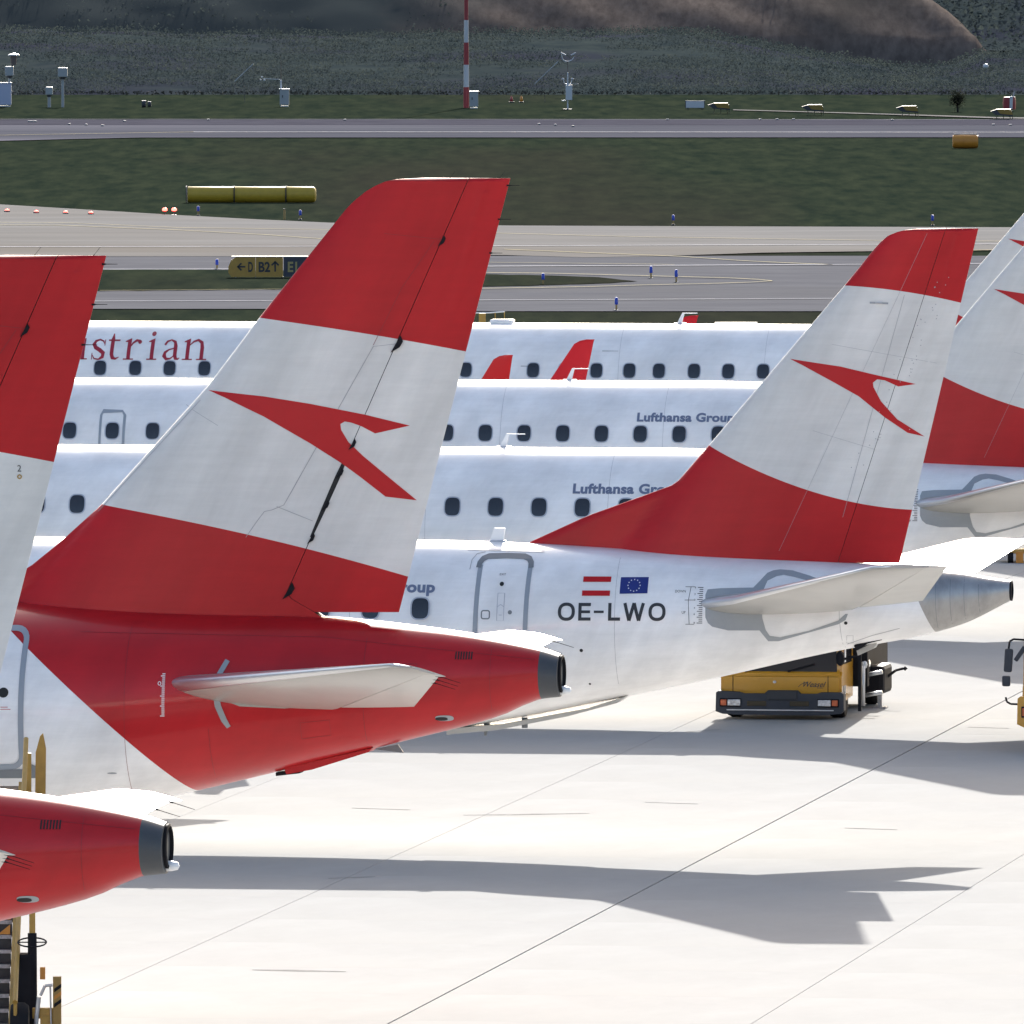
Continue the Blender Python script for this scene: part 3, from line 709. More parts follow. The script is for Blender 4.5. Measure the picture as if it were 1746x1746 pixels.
    bm = bmesh.new(); poly_bm(bm, ell(-7.565, 4.60, 0.07, 0.07, 18)); sheet_on('porthole', bm, FA.near, M_dark, door, 0.012)
    lines_on('door_notice', [([(-7.60, 4.40), (-7.50, 4.40)], 0.008), ([(-7.60, 4.37), (-7.46, 4.37)], 0.008)], FA.near, M_red, door, 0.012)
    # windows forward of the door, wings, engines, wheels (left of the frame)
    rim, pane = WIN_A
    for i in range(26):
        x = -9.6 - 0.72 * i; w_ = linkm('window', rim, r, (x, FA.near(x, 4.55), 4.55)); linkm('pane', pane, w_)
    for sd_ in (-1, 1):
        ws = [(1.5, -24.5, 2.6, -17.3, 2.5, 0.8), (6.3, -20.8, 3.0, -16.9, 2.95, 0.5), (16.9, -15.2, 4.0, -13.7, 4.0, 0.16)]
        link('wing', wing_surface(ws, 0, 1, 16, sd_), M_stab, r, smooth=True, angle=45)
        engine(r, -25.2, sd_ * 5.75, 1.75, 4.4, 1.1); gear(r, -19.0, sd_ * 3.6, 2.6, 0.58)
    gear(r, -32.5, 0, 2.1, 0.38)
    return r
WIN_A = window_meshes(FA, -14, 4.55, 0.125, 0.18)

YAW = math.radians(-9.0)
def std_windows():
    w = [-9.45 - 0.81 * k for k in range(13)]
    w += [-19.85, -20.55, -21.30, -22.15, -23.05]
    w += [-23.9 - 0.81 * k for k in range(12)]
    return w
LUFT = 'airliners parked side by side'
large = build_large(); large.location = (0.668, 222, 0); large.rotation_euler = (0, 0, YAW)
tag(large, 'airliner with wholly red rear body and open black rudder gap, left of centre', 'airplane', LUFT)
near_ = copy_tree(large); near_.location = (-4.03, 186.2, -0.09); near_['label'] = 'nearest airliner, only red tail cone and fin edge showing at left picture edge'
bm = bmesh.new(); text_bm(bm, '2', -1.745, 9.20, 0.045, 0.075); sheet_on('number_marking', bm, FINA.near, M_black, near_, 0.006)
bm = bmesh.new(); stroke_bm(bm, ell(-1.72, 9.14, 0.022, 0.022, 8), 0.014, True); sheet_on('ring_marking', bm, FINA.near, M_yellow, near_, 0.006)
small2 = build_small(std_windows(), 4.35, exits=(-22.15,)); small2.location = (8.06, 258.6, 0); small2.rotation_euler = (0, 0, YAW)
tag(small2, 'white airliner lettered OE-LWO with red-banded fin and bare metal exhaust cone', 'airplane', LUFT)
small3 = build_small(std_windows(), 4.35, exits=(-22.15,)); small3.location = (12.45, 294.8, 0.06); small3.rotation_euler = (0, 0, YAW); small3['category'] = 'airplane'; small3['group'] = LUFT; small3['label'] = 'white airliner just behind the one lettered OE-LWO, tail cut off at right edge'
small4 = build_small(std_windows(), 5.36, exits=(-22.15,)); small4.location = (13.8, 329.94, 0.06); small4.rotation_euler = (0, 0, YAW)
tag(small4, 'white airliner directly in front of the farthest one with the red serif lettering', 'airplane', LUFT)
w5 = [-10.62, -11.43, -12.23, -13.05, -13.74, -14.51, -15.25, -15.99, -16.77, -17.57, -18.4, -19.2, -20.0, -20.8, -21.6, -22.6, -23.71, -24.53, -25.34, -26.17, -27.0, -27.8, -28.6, -29.4, -30.2, -31.0, -31.8]
small5 = build_small(w5, 4.72); small5.location = (16.5, 368.9, 0); small5.rotation_euler = (0, 0, YAW)
tag(small5, 'farthest white airliner, with big red serif lettering on its side', 'airplane', LUFT)

# lettering ----------------------------------------------------------
def group_text(parent, x):
    bm = bmesh.new(); text_bm(bm, 'Lufthansa Group', x, 4.19, 2.02, 0.175, bold=0.042, spacing=1.05)
    sheet_on('group_lettering', bm, FE.near, M_text, parent, 0.007, 0.3, 0.05)
group_text(small3, -11.27); group_text(small4, -11.16); group_text(small2, -11.25)

def reg_text(parent):
    bm = bmesh.new(); z0, h, t = 3.745, 0.285, 0.052
    def O(x, w): stroke_bm(bm, ell(x + w / 2, z0 + h / 2, w / 2 - t / 2, h / 2 - t / 2 + 0.004, 36, 2.35), t, True)
    def bar(a, b, w=t): stroke_bm(bm, [a, b], w)
    x = -7.215; O(x, 0.275)
    x = -6.885; bar((x + t / 2, z0), (x + t / 2, z0 + h)); bar((x, z0 + t / 2), (x + 0.20, z0 + t / 2)); bar((x, z0 + h - t / 2), (x + 0.20, z0 + h - t / 2)); bar((x, z0 + h / 2), (x + 0.19, z0 + h / 2), 0.046)
    bar((-6.635, z0 + h / 2), (-6.475, z0 + h / 2), 0.04)
    x = -6.405; bar((x + t / 2, z0), (x + t / 2, z0 + h)); bar((x, z0 + t / 2), (x + 0.195, z0 + t / 2))
    x = -6.165; wd = 0.35
    stroke_bm(bm, [(x + 0.026, z0 + h), (x + 0.098, z0 + 0.0)], t); stroke_bm(bm, [(x + 0.098, z0), (x + 0.175, z0 + h)], t); stroke_bm(bm, [(x + 0.175, z0 + h), (x + 0.252, z0)], t); stroke_bm(bm, [(x + 0.252, z0), (x + wd - 0.026, z0 + h)], t)
    O(-5.755, 0.275)
    sheet_on('registration_lettering', bm, FE.near, M_black, parent, 0.007, 0.3, 0.05)
    for z in (4.185, 4.405):
        lines_on('flag_stripe', [([(-6.84, z), (-6.39, z)], 0.085)], FE.near, M_red, parent, 0.007)
    bm = bmesh.new(); poly_bm(bm, [(-6.245, 4.165), (-5.775, 4.175), (-5.775, 4.452), (-6.245, 4.448)]); b = sheet_on('flag_edge', bm, FE.near, M_flagwhite, parent, 0.006)
    bm = bmesh.new(); poly_bm(bm, [(-6.235, 4.175), (-5.785, 4.185), (-5.785, 4.442), (-6.235, 4.438)]); f = sheet_on('blue_flag', bm, FE.near, M_flagblue, parent, 0.009)
    for i in range(12):
        a = 2 * PI * i / 12; cx, cz = -6.01 + 0.098 * math.cos(a), 4.31 + 0.092 * math.sin(a)
        pts = [(cx + (0.014 if k % 2 == 0 else 0.006) * math.sin(PI * k / 5), cz + (0.014 if k % 2 == 0 else 0.006) * math.cos(PI * k / 5)) for k in range(10)]
        bm = bmesh.new(); poly_bm(bm, pts); sheet_on('star', bm, FE.near, M_flagwhite, f, 0.012, 0, 0)
reg_text(small2)

def serif_title(parent):
    bm = bmesh.new(); zb = 4.12; X = 0.46                    # baseline and x-height
    def stem(x, z0, z1, w=0.085): stroke_bm(bm, [(x, z0), (x, z1)], w)
    def foot(x, w=0.24): stroke_bm(bm, [(x - w / 2, zb + 0.014), (x + w / 2, zb + 0.014)], 0.028)
    def flag(x, z): poly_bm(bm, [(x + 0.04, z + 0.03), (x - 0.10, z - 0.035), (x - 0.10, z - 0.055), (x - 0.04, z - 0.06), (x + 0.04, z - 0.06)])
    def arc(pts, ws): stroke_bm(bm, pts, ws)
    # u
    x = -26.90; stem(x, zb + 0.12, zb + X); flag(x, zb + X); arc([(x, zb + .14), (x + .03, zb + .05), (x + .12, zb + .015), (x + .22, zb + .05), (x + .27, zb + .12)], [.085, .08, .05, .045, .03]); stem(x + .29, zb, zb + X); flag(x + .29, zb + X); foot(x + .33, .14)
    # s
    x = -26.42
    arc([(x + .30, zb + .36), (x + .27, zb + .42), (x + .18, zb + .455), (x + .09, zb + .42), (x + .055, zb + .35), (x + .10, zb + .275), (x + .20, zb + .22), (x + .29, zb + .15), (x + .28, zb + .06), (x + .19, zb + .005), (x + .09, zb + .02), (x + .035, zb + .11)], [.012, .03, .035, .055, .075, .085, .09, .085, .07, .035, .03, .012])
    stroke_bm(bm, [(x + .31, zb + .32), (x + .31, zb + .455)], .018); stroke_bm(bm, [(x + .03, zb + .0), (x + .03, zb + .15)], .018)
    # t
    x = -25.93; arc([(x, zb + X + .13), (x, zb + X), (x, zb + .12), (x + .03, zb + .04), (x + .10, zb + .02), (x + .18, zb + .06)], [.02, .085, .085, .08, .045, .015]); stroke_bm(bm, [(x - .10, zb + X - .02), (x + .17, zb + X - .02)], .035)
    # r
    x = -25.53; stem(x, zb, zb + X); foot(x); flag(x, zb + X); arc([(x + .02, zb + .28), (x + .08, zb + .38), (x + .16, zb + .44), (x + .24, zb + .43)], [.02, .04, .055, .05]); poly_bm(bm, ell(x + .24, zb + .405, .045, .045, 12))
    # i
    x = -24.98; stem(x, zb, zb + X); foot(x); flag(x, zb + X); poly_bm(bm, ell(x - .01, zb + X + .13, .052, .052, 14))
    # a
    x = -24.72
    arc([(x + .03, zb + .34), (x + .08, zb + .42), (x + .17, zb + .455), (x + .26, zb + .41), (x + .285, zb + .32), (x + .285, zb + .10), (x + .31, zb + .03), (x + .36, zb + .02), (x + .40, zb + .05)], [.05, .045, .03, .06, .085, .085, .07, .04, .015])
    arc([(x + .27, zb + .27), (x + .14, zb + .235), (x + .05, zb + .17), (x + .035, zb + .09), (x + .09, zb + .02), (x + .18, zb + .03), (x + .27, zb + .10)], [.02, .035, .06, .085, .06, .035, .02])
    # n
    x = -24.14; stem(x, zb, zb + X); foot(x); flag(x, zb + X)
    arc([(x + .03, zb + .33), (x + .12, zb + .42), (x + .22, zb + .455), (x + .31, zb + .40), (x + .335, zb + .28)], [.02, .04, .05, .07, .085]); stem(x + .335, zb, zb + .30); foot(x + .335)
    # A (hidden behind the nearest fin)
    x = -27.95; stroke_bm(bm, [(x, zb), (x + .33, zb + .68)], .04); stroke_bm(bm, [(x + .33, zb + .70), (x + .66, zb)], .10); stroke_bm(bm, [(x + .12, zb + .24), (x + .55, zb + .24)], .03); foot(x, .18); foot(x + .66)
    sheet_on('title_lettering', bm, FE.near, M_titlered, parent, 0.008, 0.3, 0.05)
M_titlered = mat('title_red', (0.33, 0.012, 0.03), 0.4)
serif_title(small5)

# ------------------------------------------------------------------ ground
def flat(name, pts, z, m, kind='structure', parent=None):
    bm = bmesh.new(); f = bm.faces.new([bm.verts.new((p[0], p[1], z)) for p in pts]); f.normal_update()
    bmesh.ops.triangulate(bm, faces=[f], ngon_method='EAR_CLIP')
    for g in bm.faces:
        if g.normal.z < 0: g.normal_flip()
    o = link(name, bm, m, parent)
    if kind: o['kind'] = kind
    return o

def gpoly(px): return [ground_at(*p)[:2] for p in px]

def ground_mat(name, c1, c2, scale, rough=0.9, spec=0.3, detail=10, c3=None, s3=0.02, stretch=(1, 1, 1), bump=0.0):
    m = bpy.data.materials.new(name); m.use_nodes = True; nt = m.node_tree; N = nt.nodes; Lk = nt.links
    b = N['Principled BSDF']; b.inputs['Roughness'].default_value = rough; b.inputs['Specular IOR Level'].default_value = spec
    tc = N.new('ShaderNodeTexCoord'); mp = N.new('ShaderNodeMapping'); mp.inputs['Scale'].default_value = stretch; Lk.new(tc.outputs['Object'], mp.inputs[0])
    nz = N.new('ShaderNodeTexNoise'); nz.inputs['Scale'].default_value = scale; nz.inputs['Detail'].default_value = detail; nz.inputs['Roughness'].default_value = 0.7
    Lk.new(mp.outputs[0], nz.inputs['Vector'])
    cr = N.new('ShaderNodeValToRGB'); cr.color_ramp.elements[0].position = 0.36; cr.color_ramp.elements[1].position = 0.64
    cr.color_ramp.elements[0].color = (*c1, 1); cr.color_ramp.elements[1].color = (*c2, 1); Lk.new(nz.outputs[0], cr.inputs[0])
    out = cr.outputs[0]
    if c3:
        n2 = N.new('ShaderNodeTexNoise'); n2.inputs['Scale'].default_value = s3; n2.inputs['Detail'].default_value = 5; Lk.new(mp.outputs[0], n2.inputs['Vector'])
        mr = N.new('ShaderNodeMapRange'); mr.inputs[1].default_value = 0.48; mr.inputs[2].default_value = 0.68; Lk.new(n2.outputs[0], mr.inputs[0])
        mx = N.new('ShaderNodeMix'); mx.data_type = 'RGBA'; Lk.new(mr.outputs[0], mx.inputs['Factor']); Lk.new(out, mx.inputs['A']); mx.inputs['B'].default_value = (*c3, 1); out = mx.outputs['Result']
    Lk.new(out, b.inputs['Base Color'])
    if bump:
        bp = N.new('ShaderNodeBump'); bp.inputs['Strength'].default_value = bump; bp.inputs['Distance'].default_value = 0.1; Lk.new(nz.outputs[0], bp.inputs['Height']); Lk.new(bp.outputs[0], b.inputs['Normal'])
    return m

GA = math.radians(7.75)                                # the slab grid is turned by this much
M_grass = ground_mat('short_grass', (0.010, 0.0155, 0.012), (0.0205, 0.0265, 0.0175), 1.3, 1.0, 0.0, 12, (0.022, 0.020, 0.017), 0.035, (0.7, 0.07, 1))
M_conc = ground_mat('apron_concrete', (0.298, 0.296, 0.288), (0.328, 0.326, 0.318), 0.8, 1.0, 0.0, 12, (0.30, 0.295, 0.282), 0.15, (0.5, 0.2, 1))
M_asph = ground_mat('taxiway_asphalt', (0.076, 0.0775, 0.087), (0.094, 0.096, 0.106), 0.35, 1.0, 0.0, 10, (0.085, 0.085, 0.089), 0.05, (0.5, 1, 1))
M_light = ground_mat('pale_taxiway_concrete', (0.122, 0.121, 0.121), (0.158, 0.156, 0.155), 0.25, 1.0, 0.0, 10, (0.120, 0.110, 0.099), 0.02, (0.25, 1, 1))
M_run = ground_mat('runway_asphalt', (0.050, 0.052, 0.065), (0.066, 0.068, 0.082), 0.2, 1.0, 0.0, 8, (0.10, 0.10, 0.12), 0.03, (0.2, 1, 1))
M_ymark = mat('yellow_marking', (0.32, 0.29, 0.19), 1.0, spec=0.0, var=0.2, vscale=0.5)
M_wmark = mat('white_marking', (0.34, 0.34, 0.36), 1.0, spec=0.0, var=0.25, vscale=0.4)
# slab joints darkening the bed under the slabs and the far concrete
M_bed = M_conc.copy(); M_bed.name = 'jointed_concrete_bed'
nt = M_bed.node_tree; N = nt.nodes; Lk = nt.links; b = N['Principled BSDF']; src = b.inputs['Base Color'].links[0].from_socket
tc = N.new('ShaderNodeTexCoord'); mp = N.new('ShaderNodeMapping'); mp.inputs['Rotation'].default_value = (0, 0, GA); Lk.new(tc.outputs['Object'], mp.inputs[0])
sp = N.new('ShaderNodeSeparateXYZ'); Lk.new(mp.outputs[0], sp.inputs[0])
J0 = ground_at(660, 1746)
u0 = J0.x * math.cos(GA) - J0.y * math.sin(GA)
def mth(op, a, c=None):
    n = N.new('ShaderNodeMath'); n.operation = op
    for i, v in enumerate((a, c)):
        if v is None: continue
        if isinstance(v, (int, float)): n.inputs[i].default_value = v
        else: Lk.new(v, n.inputs[i])
    return n.outputs[0]
msk = None
for ax, off in ((0, u0), (1, 0.0)):
    fr = mth('ABSOLUTE', mth('SUBTRACT', mth('FRACT', mth('ADD', mth('DIVIDE', mth('SUBTRACT', sp.outputs[ax], off), 5.0), 0.5)), 0.5))
    k = mth('LESS_THAN', fr, 0.006); msk = k if msk is None else mth('MAXIMUM', msk, k)
mx = N.new('ShaderNodeMix'); mx.data_type = 'RGBA'; Lk.new(msk, mx.inputs['Factor']); Lk.new(src, mx.inputs['A']); mx.inputs['B'].default_value = (0.02, 0.02, 0.02, 1)
Lk.new(mx.outputs['Result'], b.inputs['Base Color'])

flat('grass_field', [(-2500, -800), (2500, -800), (2500, 1700), (-2500, 1700)], -0.10, M_grass)
apron = flat('apron', [(-500, -300), (500, -300), (500, 524), (-500, 524)], -0.035, M_bed)
# concrete slabs, one by one where the picture shows them
sx_ = Vector((math.cos(GA), -math.sin(GA), 0)); sy_ = Vector((math.sin(GA), math.cos(GA), 0))
def slab_mesh(w, l):
    bm = bmesh.new(); box(bm, (0, 0, -0.02), (w, l, 0.04)); me = bpy.data.meshes.new('slab'); bm.to_mesh(me); bm.free(); me.materials.append(M_conc); return me
SL = [slab_mesh(4.992, 4.994), slab_mesh(4.974, 4.994), slab_mesh(4.986, 4.994)]
v0 = J0.x * sy_.x + J0.y * sy_.y
for j in range(-4, 32):
    cy = (math.floor(v0 / 5) + j + 0.5) * 5
    for i in range(-9, 5):
        cx = u0 + (i + 0.5) * 5.0
        p = sx_ * cx + sy_ * cy
        if abs(p.x) > 0.0325 * p.y + 2.6 or p.y < 206 or p.y > 372: continue
        me = SL[1] if i == 0 else SL[2] if i in (1, -1) else SL[0]
        linkm('concrete_slab', me, apron, (p.x + (0.009 * sx_.x if i == 0 else 0), p.y, 0.0), -GA)

# grass islands, taxiways, runway seen beyond the row
def band(name, top, bot, z, m):
    """polygon between two pixel polylines (left to right)"""
    return flat(name, gpoly(top + list(reversed(bot))), z, m)
J = random.Random(5)
def rough_edge(pts, amp, step=22):
    out = []
    for (x0, y0), (x1, y1) in zip(pts[:-1], pts[1:]):
        n = max(1, int(abs(x1 - x0) / step))
        for i in range(n): out.append((x0 + (x1 - x0) * i / n + J.uniform(-4, 4) * (i > 0), y0 + (y1 - y0) * i / n + J.uniform(-amp, amp) * (i > 0)))
    out.append(pts[-1]); return out
band('taxiway', [(-2000, 433), (4000, 433)], [(-2000, 523), (450, 523), (500, 527), (4000, 527)], -0.07, M_asph)
band('pale_taxiway', [(-2500, 300), (-600, 325), (0, 346), (150, 355), (300, 364), (430, 371), (560, 377), (700, 380), (870, 382), (1146, 383), (1746, 385), (4000, 388)],
     [(-2500, 436), (560, 434), (700, 432), (860, 432), (1000, 436), (1120, 434), (1300, 428), (1600, 424), (4000, 420)], -0.06, M_light)
band('grass_island', rough_edge([(-2000, 456), (170, 457), (390, 458), (600, 461), (820, 465), (930, 467), (1020, 470), (1087, 477)], 0.5),
     rough_edge([(-2000, 494), (170, 493), (400, 491), (600, 489), (820, 486), (950, 483), (1040, 480), (1087, 477)], 0.5), -0.05, M_grass)
band('runway', [(-3000, 201), (1500, 202), (5000, 203)], [(-3000, 256), (-300, 245), (0, 238), (120, 235), (240, 232.5), (5000, 231)], -0.06, M_run)
band('runway_shoulder', [(-3000, 201.5), (5000, 203.5)], [(-3000, 211), (5000, 212)], -0.05, ground_mat('dark_shoulder', (0.040, 0.040, 0.052), (0.052, 0.052, 0.066), 0.3, 1.0, 0.0))
band('service_path', [(1250, 185), (1400, 189), (1540, 193), (1700, 198), (2400, 205)], [(1250, 186.2), (1400, 190.2), (1540, 194.6), (1700, 200), (2400, 210)], -0.05, M_light)

def marking(px, w, m, z=-0.04):
    P = [ground_at(*p) for p in px]; bm = bmesh.new(); w *= 0.7
    pr = None
    for i, p in enumerate(P):
        a = bm.verts.new((p.x, p.y - w / 2, z)); c = bm.verts.new((p.x, p.y + w / 2, z))
        if pr: bm.faces.new((pr[0], a, c, pr[1]))
        pr = (a, c)
    o = link('taxiway_marking', bm, m); o['kind'] = 'structure'
marking([(-200, 381), (100, 382), (300, 390), (450, 398), (560, 406)], 0.55, M_ymark)
marking([(-200, 376), (120, 378), (300, 386), (600, 390), (870, 396), (1100, 402), (1500, 408), (2200, 412)], 0.4, M_ymark)
marking([(-200, 419), (500, 418), (870, 417), (1400, 415), (2300, 412)], 0.7, M_wmark)
marking([(860, 423), (960, 427), (1060, 431), (1160, 435), (1260, 442), (1340, 446), (1420, 449)], 0.6, M_ymark)
marking([(780, 452), (1200, 450), (1740, 447), (2300, 444)], 0.7, M_wmark)
marking([(820, 445), (1100, 448), (1150, 449)], 0.3, M_ymark)
marking([(170, 457), (390, 456.5)], 0.6, M_wmark)
marking([(820, 463), (930, 464), (1050, 467), (1160, 470), (1240, 472), (1290, 474.5), (1318, 477)], 0.55, M_ymark, -0.03)
marking([(1318, 477), (1280, 479.5), (1200, 482), (1100, 484), (1000, 487), (820, 490)], 0.45, M_ymark, -0.03)
marking([(160, 511), (600, 510), (1000, 508.5), (1740, 505), (2300, 503)], 0.35, M_wmark)
marking([(170, 493.5), (500, 491), (780, 488)], 0.25, M_ymark, -0.03)
marking([(1500, 430), (1600, 427), (1700, 424), (1800, 421)], 0.6, M_ymark, -0.03)
marking([(-400, 233), (0, 229), (170, 226), (330, 223.5)], 0.6, M_ymark, -0.04)
marking([(330, 223.5), (1000, 223.5), (2600, 224.5)], 1.1, M_wmark, -0.04)
marking([(-600, 201.7), (900, 202.2), (2600, 203.5)], 0.9, mat('worn_white_marking', (0.13, 0.13, 0.15), 1.0, spec=0.0, var=0.4, vscale=0.3), -0.03)
for i, (px, py) in enumerate(sorted([(55, 206.5), (118, 211), (147, 212), (175, 213.5), (212, 206), (355, 203.5), (588, 204), (919, 211), (947, 212.5), (977, 214.5), (1138, 203.5), (1296, 203), (1325, 203), (1353, 203), (1521, 204), (1694, 212), (1723, 212.5)])):
    bm = bmesh.new(); p = ground_at(px, py); box(bm, (0, 0, 0.04), (0.15 if i else 0.5, 0.6, 0.07), bev=0.02)
    o = link('runway_lamp', bm, M_lampcap, None, loc=(p.x, p.y, -0.05))
    tag(o, 'tiny pale inset runway lamp, number %d of the scattered dots counted from the left' % (i + 1), 'runway light', 'pale inset lamps dotted along the runway')

# ------------------------------------------------------------------ hills and scrub behind the runway
def hill(name, x0, x1, y0, y1, nx, ny, hf, m):
    bm = bmesh.new(); V = []
    for j in range(ny + 1):
        row = []
        for i in range(nx + 1):
            x = x0 + (x1 - x0) * i / nx; y = y0 + (y1 - y0) * j / ny; row.append(bm.verts.new((x, y, hf(x, y))))
        V.append(row)
    for j in range(ny):
        for i in range(nx): bm.faces.new((V[j][i], V[j][i + 1], V[j + 1][i + 1], V[j + 1][i]))
    o = link(name, bm, m, None, smooth=True); o['kind'] = 'structure'; return o
from mathutils import noise as mn
def fb(x, y, s, o=4): return mn.fractal(Vector((x * s, y * s, 0.3)), 1.0, 2.0, o)
M_scrub = ground_mat('dark_scrub_ground', (0.018, 0.025, 0.029), (0.030, 0.038, 0.038), 0.6, 1.0, 0.0, 12, (0.022, 0.024, 0.036), 0.06)
M_earth = ground_mat('brown_earth', (0.066, 0.055, 0.050), (0.112, 0.094, 0.083), 1.6, 1.0, 0.0, 12, (0.050, 0.046, 0.042), 0.06, (1, 0.3, 0.5))
def far_h(x, y): return -0.2 + 20 * min(1, max(0, (y - 1150) / 160)) ** 0.9 * (1 + 0.15 * fb(x, y, 0.01)) + 0.8 * fb(x, y, 0.08)
hill('wooded_hill', -300, 300, 1140, 1700, 150, 60, far_h, M_scrub)
def mound_h(x, y):
    # a long earth mound, its right flank running down to the ground near x = 34
    e = 33.0 - x + 1.5 * fb(x, y, 0.05)
    flank = max(0.0, e) * 0.60
    face = max(0.0, (y - 1045)) * 0.29
    h = 12.5 * (1 - math.exp(-min(flank, face) / 9.0))
    rill = 0.10 * math.sin((x * 0.75 + (y - 1045) * 0.55) + 2 * fb(x, y, 0.06)) * min(1, h / 3)
    return -0.2 - 2.5 * (1 - min(1, h / 1.5)) + h * 1.25 + rill + 0.16 * fb(x, y, 0.15) + 0.10 * fb(x, y, 0.6)
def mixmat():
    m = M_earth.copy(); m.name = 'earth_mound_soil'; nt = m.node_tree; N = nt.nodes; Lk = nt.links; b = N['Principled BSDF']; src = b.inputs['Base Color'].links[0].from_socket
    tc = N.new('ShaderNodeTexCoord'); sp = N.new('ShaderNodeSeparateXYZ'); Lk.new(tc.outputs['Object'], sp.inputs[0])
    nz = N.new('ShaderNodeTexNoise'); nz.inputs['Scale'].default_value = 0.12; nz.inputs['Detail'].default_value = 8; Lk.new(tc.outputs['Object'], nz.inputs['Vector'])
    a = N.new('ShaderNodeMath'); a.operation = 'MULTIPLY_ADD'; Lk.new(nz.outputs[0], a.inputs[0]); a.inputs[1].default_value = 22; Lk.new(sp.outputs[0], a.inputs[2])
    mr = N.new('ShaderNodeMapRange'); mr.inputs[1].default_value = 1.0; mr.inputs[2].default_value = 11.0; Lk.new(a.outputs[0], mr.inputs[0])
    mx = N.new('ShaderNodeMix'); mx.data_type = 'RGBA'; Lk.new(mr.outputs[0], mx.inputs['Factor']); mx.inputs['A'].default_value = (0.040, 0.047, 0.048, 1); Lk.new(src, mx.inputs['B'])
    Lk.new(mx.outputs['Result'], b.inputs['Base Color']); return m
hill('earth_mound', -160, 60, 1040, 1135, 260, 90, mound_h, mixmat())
# scrub bank: sloping ground plus leafy clumps
def bank_h(x, y):
    t = min(1, max(0, (y - 967) / 45)) if y < 1036 else max(0.0, 1 - (y - 1036) / 12); top = 2.75 + 0.5 * fb(x, 3, 0.03)
    if x > 12: top -= min(2.2, (x - 12) * 0.16)
    if x > 28: top += min(1.0, (x - 28) * 0.5)
    return -0.11 + max(0.2, top) * (t ** 0.8) + 0.25 * t * fb(x, y, 0.35)
hill('scrub_bank', -250, 250, 966.5, 1045, 400, 40, bank_h, M_scrub)
def leaf_mat(name, c1, c2):
    m = bpy.data.materials.new(name); m.use_nodes = True; nt = m.node_tree; N = nt.nodes; Lk = nt.links; b = N['Principled BSDF']
    b.inputs['Roughness'].default_value = 0.9; b.inputs['Specular IOR Level'].default_value = 0.1
    tc = N.new('ShaderNodeTexCoord'); nz = N.new('ShaderNodeTexNoise'); nz.inputs['Scale'].default_value = 0.35; nz.inputs['Detail'].default_value = 6; Lk.new(tc.outputs['Object'], nz.inputs['Vector'])
    cr = N.new('ShaderNodeValToRGB'); cr.color_ramp.elements[0].position = 0.38; cr.color_ramp.elements[1].position = 0.62
    cr.color_ramp.elements[0].color = (*c1, 1); cr.color_ramp.elements[1].color = (*c2, 1); Lk.new(nz.outputs[0], cr.inputs[0]); Lk.new(cr.outputs[0], b.inputs['Base Color'])
    tr = N.new('ShaderNodeBsdfTranslucent'); Lk.new(cr.outputs[0], tr.inputs[0]); ms = N.new('ShaderNodeMixShader'); ms.inputs[0].default_value = 0.5
    Lk.new(b.outputs[0], ms.inputs[1]); Lk.new(tr.outputs[0], ms.inputs[2]); Lk.new(ms.outputs[0], N['Material Output'].inputs['Surface']); return m
M_leaf = leaf_mat('scrub_leaves', (0.013, 0.019, 0.023), (0.026, 0.033, 0.032))
def leaves(name, n, posf, size, m, seed):
    R = random.Random(seed); vs, fs = [], []
    for i in range(n):
        p = posf(R)
        if p is None: continue
        a = R.uniform(0, 2 * PI); t = R.uniform(-1.1, 1.1); s = size * R.uniform(0.5, 1.4)
        ax = Vector((math.cos(a), math.sin(a) * 0.6, R.uniform(-0.4, 0.4))).normalized(); up = Vector((R.uniform(-.4, .4), t, 1)).normalized()
        k = len(vs); q = Vector(p)
        vs += [tuple(q - ax * s), tuple(q + ax * s * 0.6 - up * s * 0.4), tuple(q + up * s)]
        fs.append((k, k + 1, k + 2))
    me = bpy.data.meshes.new(name); me.from_pydata(vs, [], fs); me.materials.append(m)
    return linkm(name, me)
def bankpos(R):
    x = R.uniform(-60, 60); y = 967 + 82 * R.random() ** 1.2
    if fb(x, y, 0.12) < -0.35: return None
    return (x, y, bank_h(x, y) + R.uniform(-0.05, 0.45) * (1 if fb(x, y, 0.3) > 0 else 0.5))
o = leaves('scrub', 150000, bankpos, 0.075, M_leaf, 11); tag(o, 'low dark scrub covering the bank behind the runway', 'scrub', kind='stuff')
def farpos(R):
    x = R.uniform(-75, 75); y = 1150 + 130 * R.random()
    return (x, y, far_h(x, y) + R.uniform(0, 0.8))
def moundpos(R):
    x = R.uniform(-60, 34); y = R.uniform(1046, 1100)
    if fb(x, y, 0.09) < 0.12 + 0.012 * x: return None
    return (x, y, mound_h(x, y) + R.uniform(0, 0.35))
o = leaves('mound_weeds', 16000, moundpos, 0.10, M_leaf, 15); tag(o, 'sparse weeds growing on the brown earth mound', 'weeds', kind='stuff')
o = leaves('hill_scrub', 60000, farpos, 0.22, M_leaf, 12); tag(o, 'dark thicket covering the hill at the top of the picture', 'thicket', kind='stuff')
# dry grass tufts along the near edge of the bank
M_dry = mat('dry_grass', (0.045, 0.042, 0.034), 1.0, var=0.3)
o = leaves('dry_grass', 2600, lambda R: (R.uniform(-45, 45), R.uniform(963, 967), R.uniform(-0.05, 0.12)), 0.09, M_dry, 4); tag(o, 'pale dry grass tufts at the foot of the dark bank', 'dry grass', kind='stuff')
